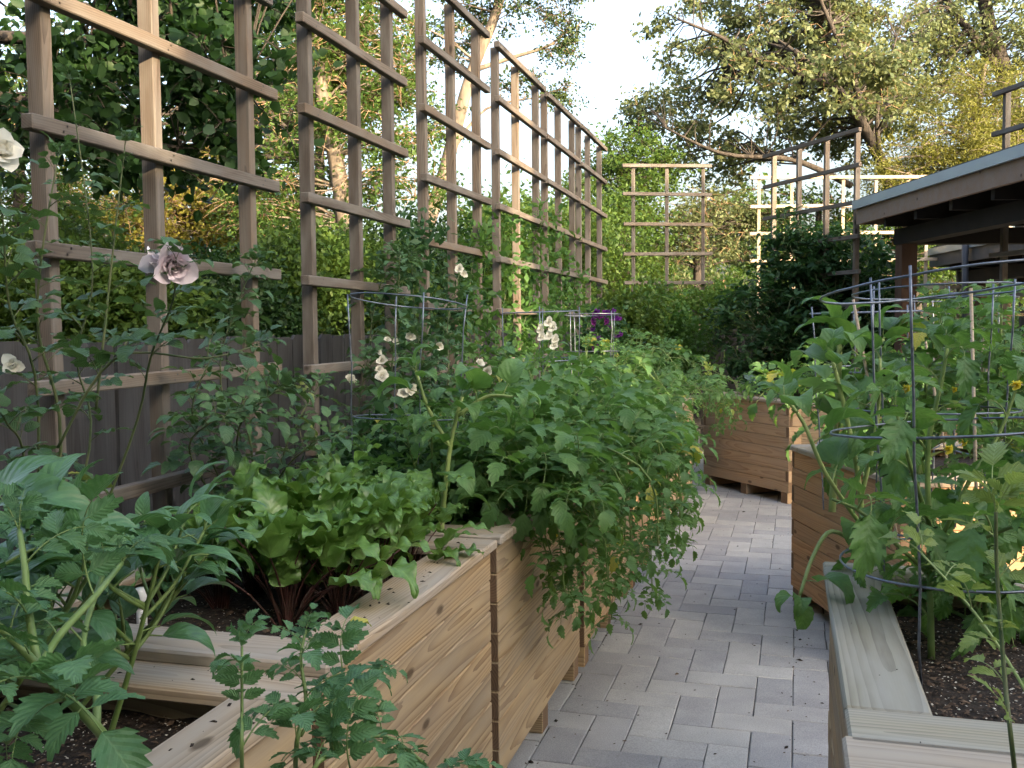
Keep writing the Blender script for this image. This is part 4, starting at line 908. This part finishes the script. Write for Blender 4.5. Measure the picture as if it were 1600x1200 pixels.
# pale seedling close to the lens, right
plant('weed_sapling', 'pale green sapling with thin stem close by at the right', 'sapling',
    [[G(1610, 1420, .77), A(1585, 1200, .95), A(1570, 1060, .97), A(1558, 900, 1.0), A(1556, 800, 1.0)]], 'seed', gap=.085, sc=(.35, .62), r=(.0026, .0018), smat='cane', t0=.35, tipsc=1.3, elev=(.2, .8))
plant('tomato_shoot', 'light green shoot arching in from the right over the soil', 'tomato shoot', [[G(1700, 1300, .77), A(1640, 1150, 1.15), A(1560, 1010, 1.2), A(1500, 930, 1.25), A(1440, 865, 1.3)]], 'seed', gap=.10, sc=(.4, .65), r=(.0025, .0013), smat='stem_pale', t0=.35, tipsc=1.2)
# yellow tomato flowers
for nm, pts_ in (('large leaved tomato in the near cage', [(1415, 606, 2.0), (1480, 700, 1.95), (1585, 600, 1.9)]), ('tomato in the angled orange bed', [(1330, 640, 4.5), (1295, 600, 4.6)]), ('sprawling tomato spilling', [(870, 835, 3.5), (905, 800, 3.4), (838, 760, 3.4), (948, 790, 3.6)]), ('tomato plant behind the near cage', [(1490, 608, 2.8), (1422, 600, 2.8), (1505, 690, 2.8), (1565, 575, 3.0)]),):
    rt = [o for o in COL.objects if o.get('label', '').startswith(nm)][0]
    for k, (x, y, D) in enumerate(pts_): flower(rt, A(x, y, D), (0, -1, -.1), 'yellow', .022, 7, seed=130+k, cup=.1)
# stakes in the right beds
for k, (x0, y0, x1, y1, D, lab) in enumerate([(1333, 468, 1350, 560, 2.9, 'pale thin cane leaning by the curled tomato leaves'), (1440, 500, 1460, 610, 3.6, 'pale cane leaning behind the near cage upright'), (1517, 450, 1522, 640, 2.6, 'pale capped rod standing inside the cages'), (1536, 505, 1534, 640, 3.2, 'short pale cane behind the capped rod')]):
    a, b = A(x0, y0, D), A(x1, y1, D); d_ = (b-a); e = a+d_*((.76-a[2])/d_[2])
    tag(MB().tube([a, e], .0045, 6).obj('garden_cane', M['trellis_pale']), lab, 'cane')
# kale in the far bed
for k, (x, lab) in enumerate([(1185, 'blue green kale at the left of the far bed'), (1215, 'blue green kale in the middle of the far bed'), (1255, 'blue green kale at the right of the far bed')]):
    p = A(x, 612, 8.9+.1*k); root = empty('kale', (p[0], p[1], .78), lab, 'kale')
    for q in range(16):
        a = q*2.4; putleaf(root, 'kale', (p[0], p[1], .8+random.uniform(0, .1)), (math.cos(a), math.sin(a), random.uniform(.1, .9)), sc=random.uniform(1.1, 1.7))

# ================================================================== SHRUBS AND TREES
def tree(name, label, cat, trunk, tr, crowns, mat, leaf, bark='bark', group=None, clump=.35, perc=120, upb=.4, limbs=None, aspect=.55, dead=0, flat=.6, twn=3, six=False):
    """trunk: polyline; tr: radii (base, top); crowns: (centre, radii, n clumps)"""
    T = spline(trunk, 5); b = T[0]; root = empty(name, b, label, cat, group); mb = MB()
    mb.tube(T, [tr[0]+(tr[1]-tr[0])*i/(len(T)-1) for i in range(len(T))], 8)
    limb_pts = [(p, tr[0]+(tr[1]-tr[0])*i/(len(T)-1)) for i, p in enumerate(T) if i > len(T)*.3]
    for lm in (limbs or []):
        Lp = spline(lm[0], 5); mb.tube(Lp, [lm[1]*(1-.75*i/(len(Lp)-1)) for i in range(len(Lp))], 7)
        limb_pts += [(p, lm[1]*(1-.75*i/(len(Lp)-1))) for i, p in enumerate(Lp) if i > 1]
    LPc = np.array([p for p, _ in limb_pts]); LR = [r for _, r in limb_pts]; tw = MB(); allp = []
    for (c, rad, n) in crowns:
        c = np.array(c, float); rad = np.array(rad, float)
        for k in range(n):
            d = rng.normal(size=3); d /= np.linalg.norm(d); q = c+d*rad*rng.random()**.45
            i = int(np.argmin(((LPc-q)**2).sum(1)+.2*(LPc[:, 2] > q[2]))); s = V(LPc[i]); e = V(q); L = (e-s).length
            md = s.lerp(e, .5)+V(rng.normal(size=3))*L*.10+V((0, 0, L*.06)); sp_ = spline([s, md, e], 3)
            r0 = min(LR[i]*.55, .012*L+.006); mb.tube(sp_, [r0*(1-.8*j/(len(sp_)-1)) for j in range(len(sp_))], 4, caps=False)
            for j in range(twn):
                dv = V(rng.normal(size=3)); dv.z *= .5; dv = dv.normalized()*clump*1.1; mb.tube([e, e+dv*.55+V((0, 0, .03)), e+dv], [.006, .004, .002], 3, caps=False)
            m_ = int(perc*rng.uniform(.55, 1.4)); pp = rng.normal(size=(m_, 3))*clump*np.array([1, 1, flat])*.6*rng.uniform(.7, 1.3)+q
            # leaves sit in sprays along small twig directions
            g_ = rng.normal(size=(7, 3))*clump*.5*np.array([1, 1, flat]); ids = rng.integers(0, 7, m_); pp = pp*.55+.45*(q+g_[ids]*2.0); allp.append(pp)
            for j in range(dead):
                dv = V(rng.normal(size=3)); dv.z = dv.z*.5-.15; dv = dv.normalized()*clump*rng.uniform(.8, 1.6); tw.tube([e, e+dv*.5+V((0, 0, .06)), e+dv], [.006, .004, .002], 3, caps=False)
    mb.obj('trunk', M[bark], root); tag(foliage('crown', np.concatenate(allp), leaf, M[mat], root, upb, aspect=aspect, six=six), kind='stuff')
    if dead: tag(tw.obj('bare_twigs', M['twig'], root), kind='stuff')
    return root
def gp(px, D, z=-.05): p = A(px, 500, D); return np.array([p[0], p[1], z])
p_ = A(1260, 600, 9.8)
tree('shrub', 'large dark leafy shrub in front of the slanting trellis', 'shrub', [(p_[0], p_[1], 0), (p_[0], p_[1], .5), (p_[0]+.05, p_[1], 1.1)], (.05, .02),
     [(A(1190, 500, 9.7), (.5, .4, .42), 34), (A(1260, 450, 9.7), (.55, .45, .45), 42), (A(1320, 440, 9.6), (.5, .4, .5), 30), (A(1290, 385, 9.7), (.35, .3, .3), 14), (A(1190, 560, 9.6), (.35, .4, .3), 16), (A(1250, 550, 9.6), (.7, .5, .35), 34), (A(1225, 385, 9.8), (.22, .2, .3), 9), (A(1345, 520, 9.4), (.5, .4, .4), 24)], 'fol_shrub', .075, 'cane', clump=.17, perc=62, upb=1.1, six=True, aspect=.5)
mound('shrub', 'dark shrub beside the shelter post, right of the big one', 'shrub', A(1345, 470, 9.9), (.65, .5, .7), 6000, .075, 'fol_shrub', 6, 'cane', upb=.9, base=(A(1345, 600, 9.9)[0], A(1345, 600, 9.9)[1], 0))
mound('shrub', 'bright green shrub at the foot of the far facing trellis', 'shrub', A(1030, 530, 10.2), (.75, .5, .55), 7000, .06, 'fol_vine', 6, 'cane', base=(A(1030, 600, 10.2)[0], A(1030, 600, 10.2)[1], 0))
mound('shrub', 'lime green shrub between the far trellis and the fence gap', 'shrub', A(1112, 468, 11.0), (.4, .4, .4), 2800, .05, 'fol_lime', 6, 'cane', base=(A(1120, 600, 11.)[0], A(1120, 600, 11.)[1], 0))
mound('shrub', 'dark green shrub beyond the purple clematis', 'shrub', A(985, 500, 9.6), (.45, .4, .5), 4000, .06, 'fol_mid', 6, 'cane', base=(A(985, 600, 9.6)[0], A(985, 600, 9.6)[1], 0))
# 1 dark broadleaf canopy, top left
tree('broadleaf_tree', 'dark broadleaf tree hanging over the top left trellis', 'tree', [gp(-190, 7.5), A(-160, 300, 7.5), A(-100, 60, 7.4), A(0, -150, 7.2)], (.16, .08),
     [(A(150, 60, 6.9), (1.5, 1., .7), 44), (A(330, 140, 6.7), (.55, .5, .7), 20), (A(60, 230, 6.8), (.6, .6, .35), 16), (A(300, -60, 6.8), (1.3, 1., .6), 30), (A(250, 220, 6.6), (.6, .5, .25), 12)], 'fol_dark', .085, clump=.26, perc=60, six=True,
     limbs=[([A(-100, 60, 7.4), A(60, 60, 7.1), A(200, 80, 6.9), A(380, 130, 6.7)], .06), ([A(-160, 200, 7.5), A(0, 150, 7.0), A(150, 210, 6.8), A(280, 230, 6.7)], .05)], aspect=.8)
tree('broadleaf_tree', 'dark tree closing the view behind the shaggy juniper', 'tree', [gp(500, 15), A(500, 350, 15), A(500, 150, 15)], (.14, .05), [(A(480, 120, 15), (1.6, 1., 1.5), 80), (A(330, 220, 15), (1.2, 1., .8), 40), (A(120, 150, 14), (1.6, 1., 1.2), 50)], 'fol_mid', .08, clump=.32, perc=110)
# 2 sunlit junipers beyond
tree('juniper', 'yellow sunlit juniper seen low between the first trellis posts', 'juniper', [gp(350, 13), A(340, 420, 13), A(330, 300, 13)], (.12, .04), [(A(310, 335, 12), (1.3, 1., .8), 70), (A(190, 340, 12), (.8, .8, .6), 34), (A(420, 350, 12), (.6, .6, .5), 20)], 'fol_olive', .06, 'bark_pale', clump=.3, perc=150, dead=5)
tree('juniper', 'shaggy juniper with orange dead twigs behind the second trellis', 'juniper', [gp(560, 10.5), A(540, 350, 10.5), A(500, 120, 10.5), A(490, -50, 10.5)], (.13, .05),
     [(A(500, 120, 10.5), (.75, .7, 1.4), 70), (A(620, 220, 10.5), (.5, .5, .9), 28), (A(450, 330, 10.8), (.9, .8, .5), 34), (A(580, 60, 11), (.8, .7, 1.1), 50)], 'fol_mid', .055, 'bark_pale', clump=.28, perc=150, dead=6)
tree('juniper', 'small dark juniper at the left edge behind the rose canes', 'juniper', [gp(20, 10), A(30, 400, 10), A(30, 200, 10)], (.1, .04), [(A(40, 180, 10), (.9, .8, .8), 40), (A(80, 330, 10), (.9, .8, .5), 30)], 'fol_mid', .055, clump=.28, perc=130, dead=3)
# 3 leaning juniper with bare pale trunk against the sky
tree('juniper', 'leaning juniper with pale bare trunk and tufted crown against sky', 'juniper', [gp(640, 12), A(660, 400, 12), A(692, 280, 12), A(735, 120, 12), A(775, 20, 12), A(800, -80, 12)], (.12, .05),
     [(A(800, -20, 12), (.95, .6, .45), 46), (A(700, 60, 12), (.5, .5, .35), 18), (A(870, 60, 12), (.32, .3, .35), 14), (A(690, 190, 12), (.35, .3, .3), 9), (A(870, 150, 12), (.25, .2, .18), 7), (A(800, 130, 12), (.3, .3, .2), 7)], 'fol_cedar', .05, 'bark_pale', clump=.17, perc=95,
     limbs=[([A(740, 110, 12), A(800, 90, 12), A(860, 70, 12), A(890, 40, 12)], .035), ([A(715, 190, 12), A(690, 190, 12), A(670, 200, 12)], .03), ([A(700, 250, 12), A(760, 170, 12), A(870, 150, 12)], .025)], dead=2)
# 4 understorey behind the left fence
us = [(60, 460, 7.5, .9, .6, 'fol_mid', 'green undergrowth shrub behind the fence at the left edge'), (210, 480, 7.8, .9, .55, 'fol_mid', 'green undergrowth shrub behind the first trellis, by the pink rose'), (340, 480, 8.2, .9, .55, 'fol_dark', 'dark undergrowth shrub between first and second trellis'),
      (450, 450, 8.8, .9, .7, 'fol_mid', 'leafy undergrowth shrub below the shaggy juniper'), (560, 430, 9.5, .9, .8, 'fol_mid', 'undergrowth shrub behind the second trellis above the first cage'), (670, 420, 10.5, .9, .8, 'fol_dark', 'dark undergrowth shrub at the foot of the leaning juniper'),
      (760, 400, 11.5, 1., .9, 'fol_mid', 'undergrowth shrub seen through the fourth trellis'), (850, 400, 12.5, 1.1, 1.0, 'fol_mid', 'undergrowth shrub seen through the fifth trellis'), (930, 390, 13.5, 1.0, 1.2, 'fol_mid', 'tall undergrowth shrub beyond the end of the left row')]
for (x, y, D, rx, rz, mt_, lab) in us:
    c = A(x, y, D); mound('shrub', lab, 'shrub', c, (rx, .8, rz), 9000, .06, mt_, 7, 'bark', base=(c[0], c[1], -.05), upb=.4)
tree('broadleaf_tree', 'dense green tree between the left trellis row and the far trellis', 'tree', [gp(975, 15), A(975, 400, 15), A(975, 280, 15)], (.13, .05), [(A(975, 300, 15), (.8, .8, 1.0), 45), (A(965, 420, 15), (1.0, .8, .9), 45), (A(1000, 250, 15.3), (.5, .5, .3), 12)], 'fol_mid', .065, clump=.28, perc=190)
# 5 the big oaks on the right
tree('oak_tree', 'tall oak whose dark limbs lean left above the far trellises', 'oak tree', [gp(1450, 15.0), A(1420, 420, 15.0), A(1395, 300, 15.0), A(1350, 200, 15.0), A(1300, 130, 14.8), A(1240, 80, 14.7)], (.13, .05),
     [(A(1180, 60, 16), (1.9, 1.5, 1.2), 130), (A(1060, 170, 16), (1.0, 1., .6), 40), (A(1290, 190, 16), (1.2, 1., .8), 60), (A(1330, 60, 16.4), (1.3, 1., 1.2), 70), (A(1120, 250, 16), (1.0, 1., .45), 26), (A(1250, -60, 16), (2.2, 1.5, .9), 60), (A(1390, 160, 16), (.8, .8, .8), 24), (A(1250, 110, 14.0), (1.3, .5, .8), 34), (A(1380, 120, 13.9), (.7, .4, .7), 16)], 'fol_oak', .09, clump=.25, perc=74,
     limbs=[([A(1350, 200, 15.0), A(1330, 110, 14.8), A(1290, 20, 14.7), A(1260, -60, 14.5)], .06), ([A(1300, 130, 14.8), A(1200, 100, 14.6), A(1130, 60, 14.5), A(1060, 30, 14.5)], .06), ([A(1330, 290, 14.9), A(1240, 250, 14.7), A(1130, 240, 14.5), A(1040, 200, 14.5)], .055), ([A(1385, 290, 14.9), A(1370, 180, 14.7), A(1400, 60, 14.5)], .05)], dead=2)
tree('oak_tree', 'oak in the top right corner with a dark forked trunk', 'oak tree', [gp(1620, 18), A(1600, 300, 18), A(1570, 120, 18), A(1545, 40, 18), A(1530, -60, 18)], (.22, .10),
     [(A(1540, 40, 18), (1.7, 1.3, 1.2), 90), (A(1430, 120, 18), (1.1, .9, 1.3), 60), (A(1600, 160, 17.5), (1.1, 1., 1.), 50)], 'fol_oak', .09, clump=.27, perc=64, limbs=[([A(1570, 120, 18), A(1500, 30, 18), A(1450, -40, 18)], .11)])
tree('feathery_tree', 'yellow green feathery tree rising behind the shelter roof', 'tree', [gp(1540, 14.5), A(1530, 330, 14.5), A(1525, 200, 14.5), A(1540, 100, 14.5)], (.08, .03),
     [(A(1530, 200, 14.5), (1.1, .8, .9), 95), (A(1430, 270, 14.5), (1.1, .8, .45), 60), (A(1590, 260, 14.), (.8, .8, .5), 26)], 'fol_feather', .06, 'bark_pale', clump=.28, perc=170, aspect=.3)
tree('broadleaf_tree', 'olive thicket tree behind the far facing trellis', 'tree', [gp(1090, 15.5), A(1090, 420, 15.5), A(1085, 330, 15.5)], (.1, .04), [(A(1070, 380, 15.5), (.9, .8, .85), 40), (A(1170, 350, 15.8), (.9, .8, .8), 36)], 'fol_oak', .065, clump=.28, perc=140, dead=4)
tree('broadleaf_tree', 'green tree behind the sunlit trellises', 'tree', [gp(1270, 15.5), A(1275, 420, 15.5), A(1280, 330, 15.5)], (.12, .04), [(A(1270, 380, 15.5), (1.1, .8, .9), 48), (A(1400, 400, 15.3), (1.2, .8, .8), 44)], 'fol_mid', .065, clump=.28, perc=150, dead=2)
tree('broadleaf_tree', 'shaded tree behind the shelter posts at the right', 'tree', [gp(1540, 16), A(1540, 420, 16), A(1545, 360, 16)], (.12, .04), [(A(1520, 420, 16), (1.3, .8, .9), 48)], 'fol_mid', .065, clump=.28, perc=150)
# unseen trees, added behind and left of the camera to dim that side
for k, (x, y, lab) in enumerate([(-5.5, -2.5, 'added shade tree out of view, left beyond the fence'), (-2.0, -5.5, 'added shade tree out of view, behind on the left'), (2.5, -9, 'added shade tree out of view, behind on the right')]):
    tree('broadleaf_tree', lab, 'tree', [(x, y, -.05), (x, y, 3), (x+.2, y, 6)], (.2, .08), [((x, y, 6.5), (3.0, 2.2, 4.5), 110), ((x, y, 2.), (2.6, 2., 1.8), 40)], 'fol_dark', .26, clump=.6, perc=70)
# 6 far woods as one mass
N = 90000; th = rng.uniform(math.radians(-45), math.radians(75), N)
pp = np.empty((N, 3)); R_ = rng.uniform(24, 34, N); pp[:, 0] = -np.sin(th)*R_; pp[:, 1] = np.cos(th)*R_
hh = 3.4+1.3*np.sin(th*9)+.8*np.sin(th*23+1)+.5*np.sin(th*51); pp[:, 2] = rng.random(N)**.8*hh
pp += rng.normal(size=(N, 3))*.25
tag(foliage('distant_woods', pp, .20, M['fol_mid'], None, .3), 'distant woodland beyond the garden trees', None, None, 'stuff')
print('objects', len(COL.objects), 'tris', sum(len(me.loop_triangles) if me.loop_triangles else len(me.polygons)*1.5 for me in bpy.data.meshes))
